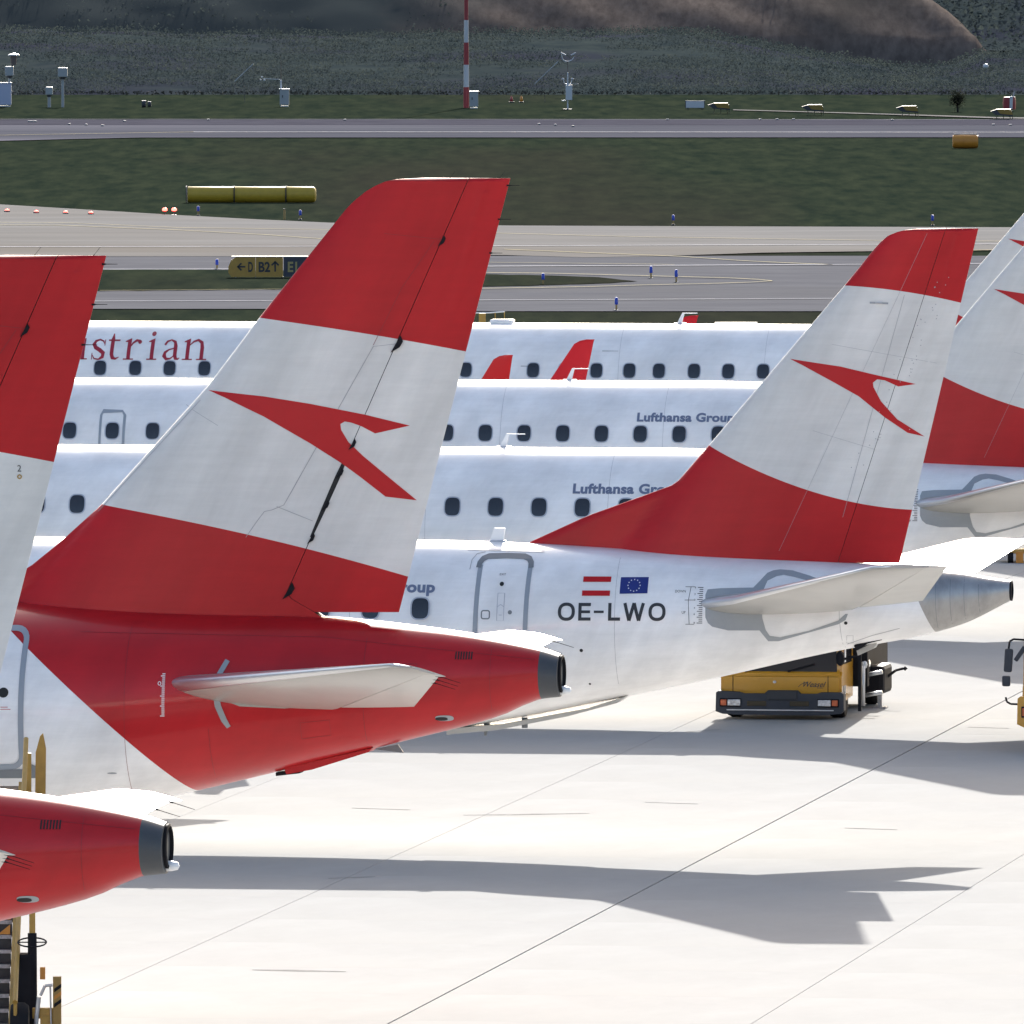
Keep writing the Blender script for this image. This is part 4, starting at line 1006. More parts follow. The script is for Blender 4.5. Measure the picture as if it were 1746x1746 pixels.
# bush with a round dark crown on the verge
def bush(px, py, w, h, label):
    p = ground_at(px, py); r = empty('bush', (p.x, p.y, -0.1)); tag(r, label, 'bush')
    bm = bmesh.new(); cyl(bm, (0, 0, 0), (0, 0, h * 0.4), 0.06, 0.04, 6)
    for a in range(4): cyl(bm, (0, 0, h * 0.3), (0.3 * w * math.cos(a * 1.6), 0.3 * w * math.sin(a * 1.6), h * 0.6), 0.03, 0.015, 5)
    link('stem', bm, M_blackmetal, r)
    R = random.Random(px); vs, fs = [], []
    for i in range(1300):
        d = Vector((R.gauss(0, 1), R.gauss(0, 1), R.gauss(0, 1))).normalized() * R.random() ** 0.4 * (0.85 + 0.3 * math.sin(i))
        q = Vector((d.x * w / 2, d.y * w / 2, h * 0.56 + d.z * h * 0.46)); s = R.uniform(0.04, 0.1); k = len(vs)
        u = Vector((R.uniform(-1, 1), R.uniform(-1, 1), R.uniform(-1, 1))).normalized() * s; v = Vector((R.uniform(-1, 1), R.uniform(-1, 1), R.uniform(-1, 1))).normalized() * s
        vs += [tuple(q), tuple(q + u), tuple(q + v)]; fs.append((k, k + 1, k + 2))
    me = bpy.data.meshes.new('crown'); me.from_pydata(vs, [], fs); me.materials.append(leaf_mat('bush_leaves', (0.008, 0.010, 0.008), (0.016, 0.02, 0.014))); linkm('crown', me, r)
bush(1633, 188, 1.1, 1.35, 'small dark leafless-looking bush on the verge right of the third landing light box')

# ------------------------------------------------------------------ airfield equipment
def at(px, py, dz=0.0):
    p = ground_at(px, py); return (p.x, p.y, -0.1 + dz), FPX / p.y
# yellow cylinders lying on the grass
(l, s) = at(430, 342); r = empty('marker_drum', l); tag(r, 'long ochre-yellow drum in three sections lying on the grass', 'marker')
for x0, x1, cap in ((-2.80, -0.80, 0), (-0.76, 1.45, 0), (1.49, 2.78, 1)):
    bm = bmesh.new()
    pr = [(0.0, x0), (0.33, x0), (0.35, x0 + 0.03), (0.35, x1 - (0.16 if cap else 0.03))] + ([(0.32, x1 - 0.06), (0.22, x1)] if cap else [(0.33, x1)]) + [(0.0, x1)]
    lathe(bm, pr, 'x', 28, (0, 0, 0.36)); link('drum_section', bm, M_yellow2, r, smooth=True, angle=35)
for x in (-2.86, -0.78, 1.47):
    bm = bmesh.new(); lathe(bm, [(0.30, x - 0.02), (0.38, x - 0.02), (0.38, x + 0.02), (0.30, x + 0.02)], 'x', 24, (0, 0, 0.36)); link('flange', bm, M_bumper, r)
(l, s) = at(1646, 250); r = empty('marker_barrel', l); tag(r, 'short orange barrel standing out against the white runway line at right', 'marker')
bm = bmesh.new(); lathe(bm, [(0.0, -0.64), (0.30, -0.64), (0.34, -0.55), (0.355, 0), (0.34, 0.55), (0.30, 0.64), (0.0, 0.64)], 'x', 28, (0, 0, 0.36)); link('shell', bm, M_orange, r, smooth=True, angle=40)
bm = bmesh.new(); box(bm, (0, 0, 0.725), (1.2, 0.12, 0.03)); link('top_strap', bm, M_bumper, r)

# taxiway direction sign
(l, s) = at(458, 471); r = empty('taxiway_sign', l, 0); tag(r, 'ochre taxiway sign with black arrows, letter D and B2, beside a dark panel', 'sign')
def sign_panel(x0, x1, m, cut=False):
    bm = bmesh.new(); z0, z1 = 0.08, 0.80
    pts = [(x0, z0 + 0.15), (x0 + 0.1, z0), (x1, z0), (x1, z1), (x0 + 0.28, z1), (x0 + 0.1, z1 - 0.12), (x0, z1 - 0.35)] if cut else [(x0, z0), (x1, z0), (x1, z1), (x0, z1)]
    extrude_poly(bm, pts, 'y', -0.12, 0.12); return link('sign_panel', bm, m, r)
pa = sign_panel(-1.46, -0.48, M_yellow, True); pb = sign_panel(-0.465, 0.52, M_yellow); pc = sign_panel(0.55, 1.75, mat('navy_sign_face', (0.022, 0.028, 0.05), 0.5))
def sign_text(body, x, w, m, parent, z=0.27, h=0.36, off=-0.135):
    bm = bmesh.new(); text_bm(bm, body, x, z, w, h, bold=0.03)
    for v in bm.verts: v.co.y = off
    link('sign_lettering', bm, m, parent)
def sign_arrow(cx, cz, ang, parent, L=0.27, m=None):
    bm = bmesh.new(); stroke_bm(bm, [(-L / 2, 0), (L / 2, 0)], 0.06); stroke_bm(bm, [(-L / 2 + 0.13, 0.13), (-L / 2, 0), (-L / 2 + 0.13, -0.13)], 0.06)
    for v in bm.verts:
        x, z = v.co.x, v.co.z; v.co = (cx + x * math.cos(ang) - z * math.sin(ang), -0.135, cz + x * math.sin(ang) + z * math.cos(ang))
    link('sign_arrow', bm, m or M_black, parent)
sign_arrow(-0.98, 0.45, 0, pa); sign_text('D', -0.74, 0.17, M_black, pa); sign_text('B2', -0.36, 0.42, M_black, pb); sign_arrow(0.24, 0.45, -PI / 2, pb, 0.36)
sign_text('E1', 0.70, 0.34, mat('sign_yellow_glyph', (0.3, 0.25, 0.1), 0.6), pc)
bm = bmesh.new(); box(bm, (0.1, 0, 0.815), (2.9, 0.28, 0.035)); link('sign_cap', bm, M_stab, r)
for x in (-1.2, -0.47, 0.53, 1.6): bm = bmesh.new(); cyl(bm, (x, 0, -0.02), (x, 0, 0.1), 0.03); link('leg', bm, M_steel, r)

M_blue = mat('blue_reflector', (0.01, 0.05, 0.42), 0.4, spec=0.6); M_post = mat('ochre_post', (0.34, 0.22, 0.08), 0.6)
def edge_marker(px, py, hpx, label, proto=[None]):
    (l, s) = at(px, py, 0.02)
    if proto[0] is None:
        r = empty('edge_marker'); bm = bmesh.new(); cyl(bm, (0, 0, 0), (0, 0, 0.24), 0.035, 0.035, 10); link('post', bm, M_post, r)
        bm = bmesh.new(); lathe(bm, [(0.0, 0.22), (0.055, 0.22), (0.06, 0.24), (0.06, 0.46), (0.04, 0.49), (0, 0.49)], 'z', 14); link('reflector', bm, M_blue, r, smooth=True, angle=40)
        bm = bmesh.new(); cyl(bm, (0, 0, -0.02), (0, 0, 0.03), 0.09, 0.07, 12); link('foot', bm, M_bumper, r); proto[0] = r
    else: r = copy_tree(proto[0])
    r.location = l; k = hpx / s / 0.49; r.scale = (1, 1, k); tag(r, label, 'edge marker', 'blue-topped taxiway edge markers'); return r
edge_marker(1051, 525, 22, 'blue-topped marker standing nearest the farthest airliner roof')
edge_marker(926, 482, 20, 'blue-topped marker standing in the pointed grass island')
edge_marker(1110, 471, 21, 'blue-topped marker left of the two beside the island tip')
edge_marker(1153, 478, 22, 'blue-topped marker right of the two beside the island tip')
edge_marker(370, 456, 18, 'blue-topped marker just left of the ochre direction sign')
edge_marker(1148, 380, 17, 'blue-topped marker on the far grass edge above the middle taxiway')
edge_marker(338, 364, 16, 'blue-topped marker right beside the pair of red lamps')
edge_marker(512, 371, 16, 'blue-topped marker below the right end of the yellow drum')
edge_marker(1590, 381, 18, 'blue-topped marker on the far grass edge above the right-hand banded fin')
(l, s) = at(485, 370); r = empty('marker_post', l); tag(r, 'thin plain ochre post below the yellow drum', 'post')
bm = bmesh.new(); cyl(bm, (0, 0, 0), (0, 0, 0.42), 0.05, 0.05, 10); link('shaft', bm, M_post, r); bm = bmesh.new(); cyl(bm, (0, 0, 0.42), (0, 0, 0.45), 0.06, 0.05, 10); link('cap', bm, M_bumper, r)
M_redlamp = mat('lit_red_lens', (0.5, 0.02, 0.02), 0.3, emit=(1.0, 0.08, 0.06), estr=3.0)
for i, (px, py) in enumerate(((12, 359), (62, 361), (112, 362), (155, 363))):
    (l, s) = at(px, py, 0.05); r = empty('stop_bar_lamp', l); tag(r, ['first', 'second', 'third', 'last'][i] + ' glowing red lamp from the left edge in the row on the pale taxiway', 'lamp', 'red stop bar lamps')
    bm = bmesh.new(); lathe(bm, [(0, 0), (0.14, 0), (0.12, 0.05), (0, 0.06)], 'z', 14); link('housing', bm, M_bumper, r, smooth=True, angle=30)
    bm = bmesh.new(); lathe(bm, [(0.0, 0.045), (0.085, 0.05), (0.075, 0.10), (0, 0.12)], 'z', 12); link('lens', bm, M_redlamp, r, smooth=True)
for i, px in enumerate((281, 297)):
    (l, s) = at(px, 363, 0.0); r = empty('guard_lamp', l); tag(r, ['left', 'right'][i] + ' red lamp of the pair on short stalks at the grass edge', 'lamp', 'red lamps on stalks')
    bm = bmesh.new(); cyl(bm, (0, 0, 0), (0, 0, 0.2), 0.025, 0.025, 8); link('stalk', bm, M_bumper, r)
    bm = bmesh.new(); lathe(bm, [(0, 0), (0.12, 0), (0.1, 0.03), (0, 0.03)], 'z', 12); link('foot', bm, M_flagwhite, r)
    bm = bmesh.new(); lathe(bm, [(0.0, 0.18), (0.10, 0.19), (0.11, 0.25), (0.07, 0.31), (0, 0.32)], 'z', 14); link('lens', bm, M_redlamp, r, smooth=True)

# red and white mast
(l, s) = at(795, 181); r = empty('striped_mast', l); tag(r, 'tall red and white banded mast rising out of the top of the picture', 'mast')
M_mred = mat('mast_red', (0.24, 0.02, 0.03), 0.5); M_mwhite = mat('mast_white', (0.42, 0.44, 0.48), 0.5)
z = 0.0; rr_ = 0.165
for i in range(12):
    h = 1.285 if i else 1.2; bm = bmesh.new(); ra = 0.17 - 0.011 * i if i < 4 else 0.12 - 0.004 * (i - 4); cyl(bm, (0, 0, z), (0, 0, z + h), ra, ra - 0.006, 20); link('mast_band', bm, M_mred if i % 2 == 0 else M_mwhite, r, smooth=True, angle=40); z += h
M_cabw = mat('white_cabinet', (0.42, 0.45, 0.50), 0.45, var=0.04)
def cabinet(px, py, w, h, label, m, knob=True):
    (l, s) = at(px, py); r = empty('equipment_cabinet', l); tag(r, label, 'cabinet')
    bm = bmesh.new(); box(bm, (0, 0, h / 2 + 0.06), (w, 0.5, h - 0.1), bev=0.02); link('housing', bm, m, r)
    bm = bmesh.new(); box(bm, (0, 0, h + 0.02), (w + 0.06, 0.56, 0.05), bev=0.01); link('lid', bm, M_cabw, r)
    bm = bmesh.new(); box(bm, (0, 0, 0.0), (w - 0.08, 0.42, 0.14)); link('plinth', bm, M_steel, r)
    if knob: bm = bmesh.new(); box(bm, (-w * 0.2, -0.262, h * 0.6), (0.05, 0.03, 0.14)); link('latch', bm, M_bumper, r)
    return r
cabinet(808, 182, 0.5, 0.96, 'grey cabinet standing against the foot of the striped mast', M_cab)
c_ = cabinet(485, 179, 0.54, 1.0, 'grey cabinet carrying a white pole with a side arm', M_cab)
bm = bmesh.new(); cyl(bm, (-0.2, 0, 1.0), (-0.2, 0, 1.55), 0.05, 0.05, 12); link('pole', bm, M_cabw, c_)
bm = bmesh.new(); cyl(bm, (-0.2, 0, 1.58), (-1.25, 0, 1.62), 0.018, 0.018, 6); a_ = link('side_arm', bm, M_cabw, c_)
bm = bmesh.new()
for dx, dz in ((-1.3, 0.1), (-1.38, -0.06), (-1.16, -0.08)): lathe(bm, [(0.0, 0.06), (0.05, 0.03), (0.05, -0.03), (0, -0.05)], 'z', 10, (dx, 0, 1.62 + dz))
link('wind_cup', bm, M_cabw, a_)
bm = bmesh.new(); cyl(bm, (-0.2, 0, 1.55), (-0.2, 0, 2.7), 0.02, 0.015, 6); link('rod', bm, mat('rust_brown_rod', (0.09, 0.05, 0.045), 0.7), c_)
# weather station with anemometer and curved arms
(l, s) = at(968, 184); r = empty('weather_station', l); tag(r, 'white weather station box on a pole with curved arms above it', 'weather station')
bm = bmesh.new(); cyl(bm, (0, 0, -0.02), (0, 0, 2.15), 0.05, 0.035, 10); link('pole', bm, M_cabw, r)
bm = bmesh.new(); cyl(bm, (0, 0, 2.1), (0, 0, 2.75), 0.016, 0.016, 6); link('rod', bm, mat('rust_brown_rod', (0.09, 0.05, 0.045), 0.7), r)
bm = bmesh.new(); box(bm, (0.07, -0.02, 0.98), (0.38, 0.28, 0.88), bev=0.03); link('box', bm, M_cabw, r)
bm = bmesh.new(); box(bm, (0, 0, 0.02), (0.5, 0.5, 0.05)); link('base_plate', bm, M_bumper, r)
bm = bmesh.new(); box(bm, (-0.24, 0, 0.52), (0.2, 0.1, 0.06), bev=0.01); link('bracket', bm, M_flagwhite, r)
for sx2, nm in ((-1, 'sensor_head'), (1, 'sensor_head')):
    bm = bmesh.new(); tube(bm, [(0.02, 0, 1.45), (sx2 * 0.2, 0, 1.50), (sx2 * 0.24, 0, 1.72)], 0.03, 8); lathe(bm, [(0, -0.05), (0.09, -0.04), (0.08, 0.03), (0, 0.06)], 'z', 12, (sx2 * 0.27, 0, 1.76)); link(nm, bm, M_cabw, r, smooth=True)
bm = bmesh.new(); tube(bm, [(0.05, 0, 1.47), (0.55, 0, 1.47)], 0.015, 6); lathe(bm, [(0, -0.04), (0.05, 0), (0, 0.04)], 'z', 8, (0.57, 0, 1.47)); link('side_probe', bm, M_cab, r)
bm = bmesh.new(); tube(bm, [(-0.35, 0, 3.14), (-0.28, 0, 2.86), (-0.12, 0, 2.77), (0.08, 0, 2.77), (0.26, 0, 2.86), (0.36, 0, 3.02)], 0.028, 8); link('curved_arm', bm, M_cabw, r)
for sx2 in (-1, 1): bm = bmesh.new(); tube(bm, [(0.04 + sx2 * 0.14, 0, 3.12), (0.04 + sx2 * 0.44, 0, 3.26)], 0.04, 8); link('arm_tip', bm, M_cabw, r)

# instruments at the far left
def instrument(px, py, zbox, wb, hb, pole_r, label, extra=None):
    (l, s) = at(px, py); r = empty('instrument_mast', l); tag(r, label, 'instrument')
    bm = bmesh.new(); cyl(bm, (0, 0, 0), (0, 0, zbox - hb / 2), pole_r, pole_r * 0.9, 12); link('pole', bm, M_cab, r)
    bm = bmesh.new(); box(bm, (0, 0, zbox), (wb, wb, hb), bev=0.05); link('shelter', bm, M_cab, r)
    bm = bmesh.new(); cyl(bm, (0, 0, zbox - hb / 2 - 0.12), (0, 0, zbox - hb / 2), wb * 0.3, wb * 0.35, 10); link('collar', bm, M_bumper, r)
    if extra:
        bm = bmesh.new(); lathe(bm, [(0.16, zbox + 0.35), (0.20, zbox + 0.9)], 'z', 16, (0.25, 0, 0)); link('funnel', bm, mat('brown_funnel', (0.11, 0.085, 0.08), 0.6), r)
        bm = bmesh.new(); lathe(bm, [(0.34, zbox + 0.92), (0.30, zbox + 0.97), (0.0, zbox + 1.06)], 'z', 20, (0.25, 0, 0)); link('cap', bm, M_flagwhite, r)
        bm = bmesh.new(); cyl(bm, (0, 0, zbox), (0.25, 0, zbox + 0.4), 0.03, 0.03, 8); link('bracket', bm, M_bumper, r)
    return r
instrument(107, 180, 2.02, 0.56, 0.55, 0.09, 'tall grey pole topped by a pale box, right of the two at upper left')
instrument(84, 180, 0.95, 0.42, 0.46, 0.10, 'short post topped by a small pale box at upper left')
instrument(16, 179, 2.06, 0.50, 0.55, 0.07, 'instrument pole with pale box and white domed cap at the left edge', True)
cabinet(-8, 179, 1.85, 1.36, 'bluish white cabinet cut by the left picture edge', mat('bluish_cabinet', (0.32, 0.36, 0.50), 0.5), False)
(l, s) = at(249, 180); r = empty('small_fitting', l); tag(r, 'low dark round fitting on the verge between the left boxes and the arm cabinet', 'fitting')
bm = bmesh.new(); lathe(bm, [(0, -0.12), (0.2, -0.12), (0.2, 0.12), (0, 0.12)], 'x', 16, (-0.12, 0, 0.2)); link('drum', bm, M_bumper, r)
bm = bmesh.new(); lathe(bm, [(0, -0.1), (0.16, -0.1), (0.16, 0.1), (0, 0.1)], 'x', 16, (0.2, 0, 0.18)); link('drum', bm, M_bumper, r)

# landing light boxes (yellow, on legs)
def papi(px, py, label, proto=[None]):
    (l, s) = at(px, py)
    if proto[0] is None:
        r = empty('landing_light_box')
        bm = bmesh.new(); extrude_poly(bm, [(-0.62, 0.50), (-0.35, 0.30), (0.62, 0.22), (0.56, 0.52), (-0.3, 0.60)], 'y', -0.42, 0.42); link('housing', bm, M_bumper, r)
        bm = bmesh.new(); extrude_poly(bm, [(-0.30, 0.615), (-0.10, 0.36), (0.60, 0.30), (0.50, 0.62)], 'y', -0.44, 0.44); link('yellow_hood', bm, mat('dull_yellow_hood', (0.20, 0.125, 0.015), 0.55, var=0.1), r)
        for x, y in ((-0.3, -0.3), (0.1, -0.3), (0.62, -0.3), (0.5, 0.3)):
            bm = bmesh.new(); cyl(bm, (x * 0.9, y, 0.34), (x, y, -0.05), 0.022, 0.022, 6); link('leg', bm, mat('olive_leg', (0.09, 0.09, 0.05), 0.6), r)
        proto[0] = r
    else: r = copy_tree(proto[0])
    r.location = l; tag(r, label, 'landing light', 'yellow landing light boxes beside the runway')
papi(1226, 191, 'leftmost yellow-hooded light box, next to the white board'); papi(1386, 194, 'second yellow-hooded light box from the left, standing alone')
papi(1547, 196, 'third yellow-hooded light box from the left, left of the dark bush'); papi(1708, 202, 'rightmost yellow-hooded light box, in front of the red and white post')
(l, s) = at(1185, 184); r = empty('white_board', l); tag(r, 'low white board with dark frame beside the leftmost light box', 'board')
bm = bmesh.new(); box(bm, (0, 0, 0.30), (1.12, 0.16, 0.44)); link('frame', bm, M_bumper, r)
bm = bmesh.new(); box(bm, (0, -0.09, 0.30), (1.04, 0.03, 0.38)); link('face', bm, M_cabw, r)
for x in (-0.4, 0.4): bm = bmesh.new(); box(bm, (x, 0, 0.03), (0.06, 0.1, 0.14)); link('leg', bm, M_bumper, r)
(l, s) = at(1721, 187); r = empty('red_white_post', l); tag(r, 'dark red drum with a white post in front, behind the rightmost light box', 'marker')
bm = bmesh.new(); lathe(bm, [(0, 0.1), (0.36, 0.12), (0.38, 0.5), (0.34, 0.82), (0, 0.84)], 'z', 20); link('drum', bm, M_mred, r, smooth=True, angle=40)
bm = bmesh.new(); cyl(bm, (0.08, -0.4, 0.15), (0.10, -0.4, 0.88), 0.09, 0.09, 12); link('white_post', bm, M_cabw, r)
bm = bmesh.new(); cyl(bm, (0.2, -0.2, 0.7), (0.28, -0.2, 1.15), 0.05, 0.04, 8); link('bracket', bm, M_cab, r)
(l, s) = at(1681, 138); r = empty('white_ball_marker', (ground_at(1681, 168).x, 948, -0.1)); tag(r, 'small white ball on a thin stalk against the foot of the brown slope', 'marker')
bm = bmesh.new(); bmesh.ops.create_icosphere(bm, subdivisions=2, radius=0.17, matrix=Matrix.Translation((0, 0, 2.0))); link('ball', bm, M_cabw, r, smooth=True)
bm = bmesh.new(); cyl(bm, (0, 0, 0), (0, 0, 1.85), 0.012, 0.012, 6); link('stalk', bm, M_bumper, r)
for i, (px, m_) in enumerate(((872, M_mred), (889, M_orange))):
    (l, s) = at(px, 172); r = empty('verge_cone', l); tag(r, ['small red cone', 'small orange cone'][i] + ' at the foot of the scrub right of the striped mast', 'cone')
    bm = bmesh.new(); lathe(bm, [(0.0, 0), (0.10, 0.0), (0.08, 0.15), (0.05, 0.3), (0.0, 0.34)], 'z', 12, (0, 0, 0.06)); link('body', bm, m_, r, smooth=True)
    bm = bmesh.new(); box(bm, (0, 0, 0.03), (0.3, 0.3, 0.05)); link('base', bm, M_bumper, r)
# thin slanting poles in front of the scrub
for i, (a, c) in enumerate((((400, 136), (432, 106)), ((912, 140), (952, 102)))):
    p = ground_at(a[0], 172); r = empty('slanting_pole', (p.x, p.y, -0.1)); tag(r, ['thin slanting pole in front of the scrub left of the arm cabinet', 'thin slanting pole in front of the scrub left of the weather station'][i], 'pole')
    k = p.y / FPX; bm = bmesh.new(); cyl(bm, (0, 0, (172 - a[1]) * k), ((c[0] - a[0]) * k, 0, (172 - c[1]) * k), 0.03, 0.03, 6); link('boom', bm, M_cab, r)
    bm = bmesh.new(); cyl(bm, (0.6, 0.1, 0), (0.5, 0.05, (172 - a[1]) * k + 0.5), 0.015, 0.015, 6); link('support', bm, M_bumper, r)

# things behind the farthest aircraft
p = ground_at(838, 566); r = empty('yellow_barrier', (p.x, p.y, -0.1)); tag(r, 'ochre barrier frame just showing over the roof of the farthest airliner', 'barrier')
bm = bmesh.new(); box(bm, (-0.30, 0, 0.35), (0.22, 0.3, 0.72), bev=0.01); link('block', bm, M_yellow, r)
bm = bmesh.new(); tube(bm, [(-0.55, 0, 0.72), (-0.1, 0, 0.72), (0.42, 0, 0.76)], 0.02, 6); link('top_rail', bm, M_flagwhite, r)
for x in (0.12, 0.42): bm = bmesh.new(); tube(bm, [(x, 0, 0), (x, 0, 0.75)], 0.018, 6); link('upright', bm, M_yellow, r)
p = ground_at(1255, 560); r = empty('low_sign_board', (p.x, p.y, -0.1)); tag(r, 'low dark board with a pale top edge over the roof of the farthest airliner', 'board')
bm = bmesh.new(); box(bm, (0, 0, 0.12), (1.34, 0.2, 0.30)); link('board', bm, mat('olive_board', (0.05, 0.05, 0.035), 0.6), r)
bm = bmesh.new(); box(bm, (0, 0, 0.285), (1.38, 0.24, 0.03)); link('top_edge', bm, M_stab, r)

# ------------------------------------------------------------------ yellow service trucks
def truck(label, lettering=True, low=True):
    """x right, y away from the camera; origin at the front left corner on the ground"""
    r = empty('service_truck'); tag(r, label, 'truck')
    Wd = 2.36
    # cab shell with windscreen opening
    bm = bmesh.new()
    extrude_poly(bm, [(0.02, 0.72), (0.02, 1.18), (0.10, 1.24), (0.26, 2.42), (0.42, 2.52), (1.55, 2.52), (1.62, 2.44), (1.62, 0.55), (0.95, 0.55), (0.85, 0.50), (0.06, 0.50)], 'x', 0.05, Wd - 0.05)
    bmesh.ops.bevel(bm, geom=[e for e in bm.edges if e.is_manifold and e.calc_face_angle(0) > 0.9], offset=0.04, segments=2, affect='EDGES')
    cab = link('cab', bm, M_truckyellow, r, smooth=True, angle=35)
    bm = bmesh.new(); v = [(0.18, 0.082, 1.19), (Wd - 0.14, 0.082, 1.19), (Wd - 0.20, 0.225, 2.34), (0.24, 0.225, 2.34)]
    f = bm.faces.new([bm.verts.new(q) for q in v]); rr = bmesh.ops.extrude_face_region(bm, geom=[f]); bmesh.ops.translate(bm, verts=[g for g in rr['geom'] if isinstance(g, bmesh.types.BMVert)], vec=(0, 0.03, 0)); bmesh.ops.recalc_face_normals(bm, faces=bm.faces)
    for v_ in bm.verts: v_.co.y -= 0.012
    ws = link('windscreen', bm, mat('tinted_windscreen', (0.006, 0.008, 0.016), 0.10, spec=0.07), cab)
    bm = bmesh.new(); box(bm, (1.02, 0.10, 1.40), (0.20, 0.01, 0.10), Matrix.Rotation(-0.12, 4, 'X')); link('permit_card', bm, mat('pale_blue_card', (0.35, 0.42, 0.48), 0.5), ws)
    for dx in (0.5, 1.3):
        bm = bmesh.new(); tube(bm, [(dx, 0.045, 1.22), (dx + 0.5, 0.06, 1.30)], 0.012, 5); link('wiper', bm, M_blackmetal, ws)
    # bumper
    bm = bmesh.new()
    pts = [(-0.03, 0.30), (0.10, 0.24), (0.40, 0.22), (2.0, 0.22), (Wd - 0.05, 0.26), (Wd + 0.01, 0.34), (Wd + 0.01, 0.74), (Wd - 0.05, 0.78), (1.95, 0.78), (1.85, 0.74), (1.56, 0.74), (1.50, 0.82), (0.95, 0.82), (0.88, 0.74), (0.5, 0.74), (0.4, 0.78), (0.03, 0.80), (-0.02, 0.76)]
    extrude_poly(bm, pts, 'y', -0.10, 0.18); bp_ = link('bumper', bm, M_bumper, r)
    bm = bmesh.new(); box(bm, (1.22, -0.112, 0.70), (0.56, 0.03, 0.22), bev=0.012); link('number_plate_recess', bm, mat('near_black_plastic', (0.025, 0.026, 0.03), 0.6), bp_)
    for x in (0.74, 1.54): bm = bmesh.new(); box(bm, (x, -0.106, 0.50), (0.36, 0.02, 0.12), bev=0.01); link('grille', bm, mat('grille_brown', (0.05, 0.035, 0.015), 0.7), bp_)
    bm = bmesh.new(); box(bm, (1.18, -0.104, 0.34), (2.0, 0.02, 0.025)); link('lower_lip', bm, M_steel, bp_)
    for x0, sgn in ((0.25, -1), (Wd - 0.28, 1)):
        bm = bmesh.new(); box(bm, (x0, -0.112, 0.52), (0.40, 0.03, 0.20), bev=0.01); hl = link('headlight', bm, M_blackmetal, bp_)
        bm = bmesh.new(); box(bm, (x0 - sgn * 0.07, -0.128, 0.52), (0.24, 0.02, 0.15), bev=0.008); link('lens', bm, mat('headlight_lens', (0.55, 0.56, 0.58), 0.15, metal=0.6, var=0.4, vscale=18), hl)
        bm = bmesh.new(); box(bm, (x0 + sgn * 0.125, -0.128, 0.52), (0.11, 0.02, 0.14), bev=0.008); link('indicator', bm, mat('orange_indicator', (0.50, 0.09, 0.02), 0.3), hl)
    bm = bmesh.new(); cyl(bm, (1.06, 0.03, 1.02), (1.06, 0.0, 1.02), 0.035, 0.03, 16); link('badge', bm, M_steel, cab)
    for x in (0.28, 2.06): bm = bmesh.new(); box(bm, (x, 0.017, 0.96), (0.012, 0.008, 0.42)); link('panel_seam', bm, M_blackmetal, cab)
    if lettering:
        bm = bmesh.new(); text_bm(bm, 'Weasel', 1.56, 0.905, 0.42, 0.13, bold=0.01)
        for v_ in bm.verts: v_.co.x += (v_.co.z - 0.905) * 0.35; v_.co.y = 0.012
        stroke_bm(bm, [(1.50, 0.90), (1.56, 0.97), (1.66, 1.02)], 0.012); stroke_bm(bm, [(1.85, 0.88), (1.97, 0.88)], 0.012)
        for v_ in bm.verts: v_.co.y = 0.012
        link('script_lettering', bm, M_black, cab)
    # right side: door with window, stripes
    bm = bmesh.new(); extrude_poly(bm, [(0.30, 1.30), (1.35, 1.30), (1.35, 2.30), (0.46, 2.30)], 'x', Wd - 0.05, Wd - 0.04); sw = link('door_window', bm, M_glass, cab)
    bm = bmesh.new(); extrude_poly(bm, [(0.34, 1.32), (0.44, 2.1), (0.52, 2.1), (0.50, 1.32)], 'x', Wd - 0.04, Wd - 0.03); link('sill_trim', bm, M_flagwhite, sw)
    for k in range(5):
        y = 0.10 + 0.10 * k; bm = bmesh.new(); extrude_poly(bm, [(y, 0.52), (y + 0.05, 0.52), (y + 0.11, 0.92), (y + 0.06, 0.92)], 'x', Wd - 0.05, Wd - 0.044); link('hazard_stripe', bm, M_blackmetal if k % 2 else M_flagwhite, cab)
    bm = bmesh.new(); tube(bm, [(Wd - 0.02, 0.12, 1.36), (Wd + 0.26, 0.16, 1.40)], 0.014, 6); lathe(bm, [(0, -0.06), (0.07, -0.05), (0.085, 0.02), (0, 0.07)], 'y', 14, (Wd - 0.08, 0.06, 1.37)); link('round_mirror', bm, M_blackmetal, r)
    # hanging side rail
    bm = bmesh.new(); box(bm, (Wd + 0.27, 0.18, 0.86), (0.06, 0.05, 1.10)); link('side_rail', bm, M_blackmetal, r)
    # chassis, tank, body
    bm = bmesh.new(); box(bm, (Wd / 2, 3.2, 0.62), (0.9, 5.6, 0.22)); link('chassis', bm, M_blackmetal, r)
    bm = bmesh.new(); box(bm, (Wd / 2, 4.2, 1.55), (Wd - 0.1, 4.6, 1.5), bev=0.06); link('tank_body', bm, M_blackmetal, r)
    bm = bmesh.new(); box(bm, (Wd - 0.02, 1.85, 1.6), (0.45, 0.25, 1.6), bev=0.02); link('pump_cabinet', bm, M_blackmetal, r)
    bm = bmesh.new(); tube(bm, [(Wd + 0.16, 1.4, 0.35), (Wd + 0.16, 1.4, 1.25), (Wd + 0.16, 2.2, 1.25)], 0.045, 8); link('pipework', bm, M_steel, r, smooth=True)
    for z_ in (0.55, 1.05): bm = bmesh.new(); tube(bm, [(Wd + 0.10, 2.2, z_), (Wd + 0.42, 2.2, z_ + 0.08)], 0.05, 8); link('pipe_stub', bm, M_steel, r, smooth=True)
    bm = bmesh.new(); box(bm, (Wd - 0.02, 4.6, 0.80), (0.46, 1.2, 0.72), bev=0.10); link('hose_box', bm, M_blackmetal, r)
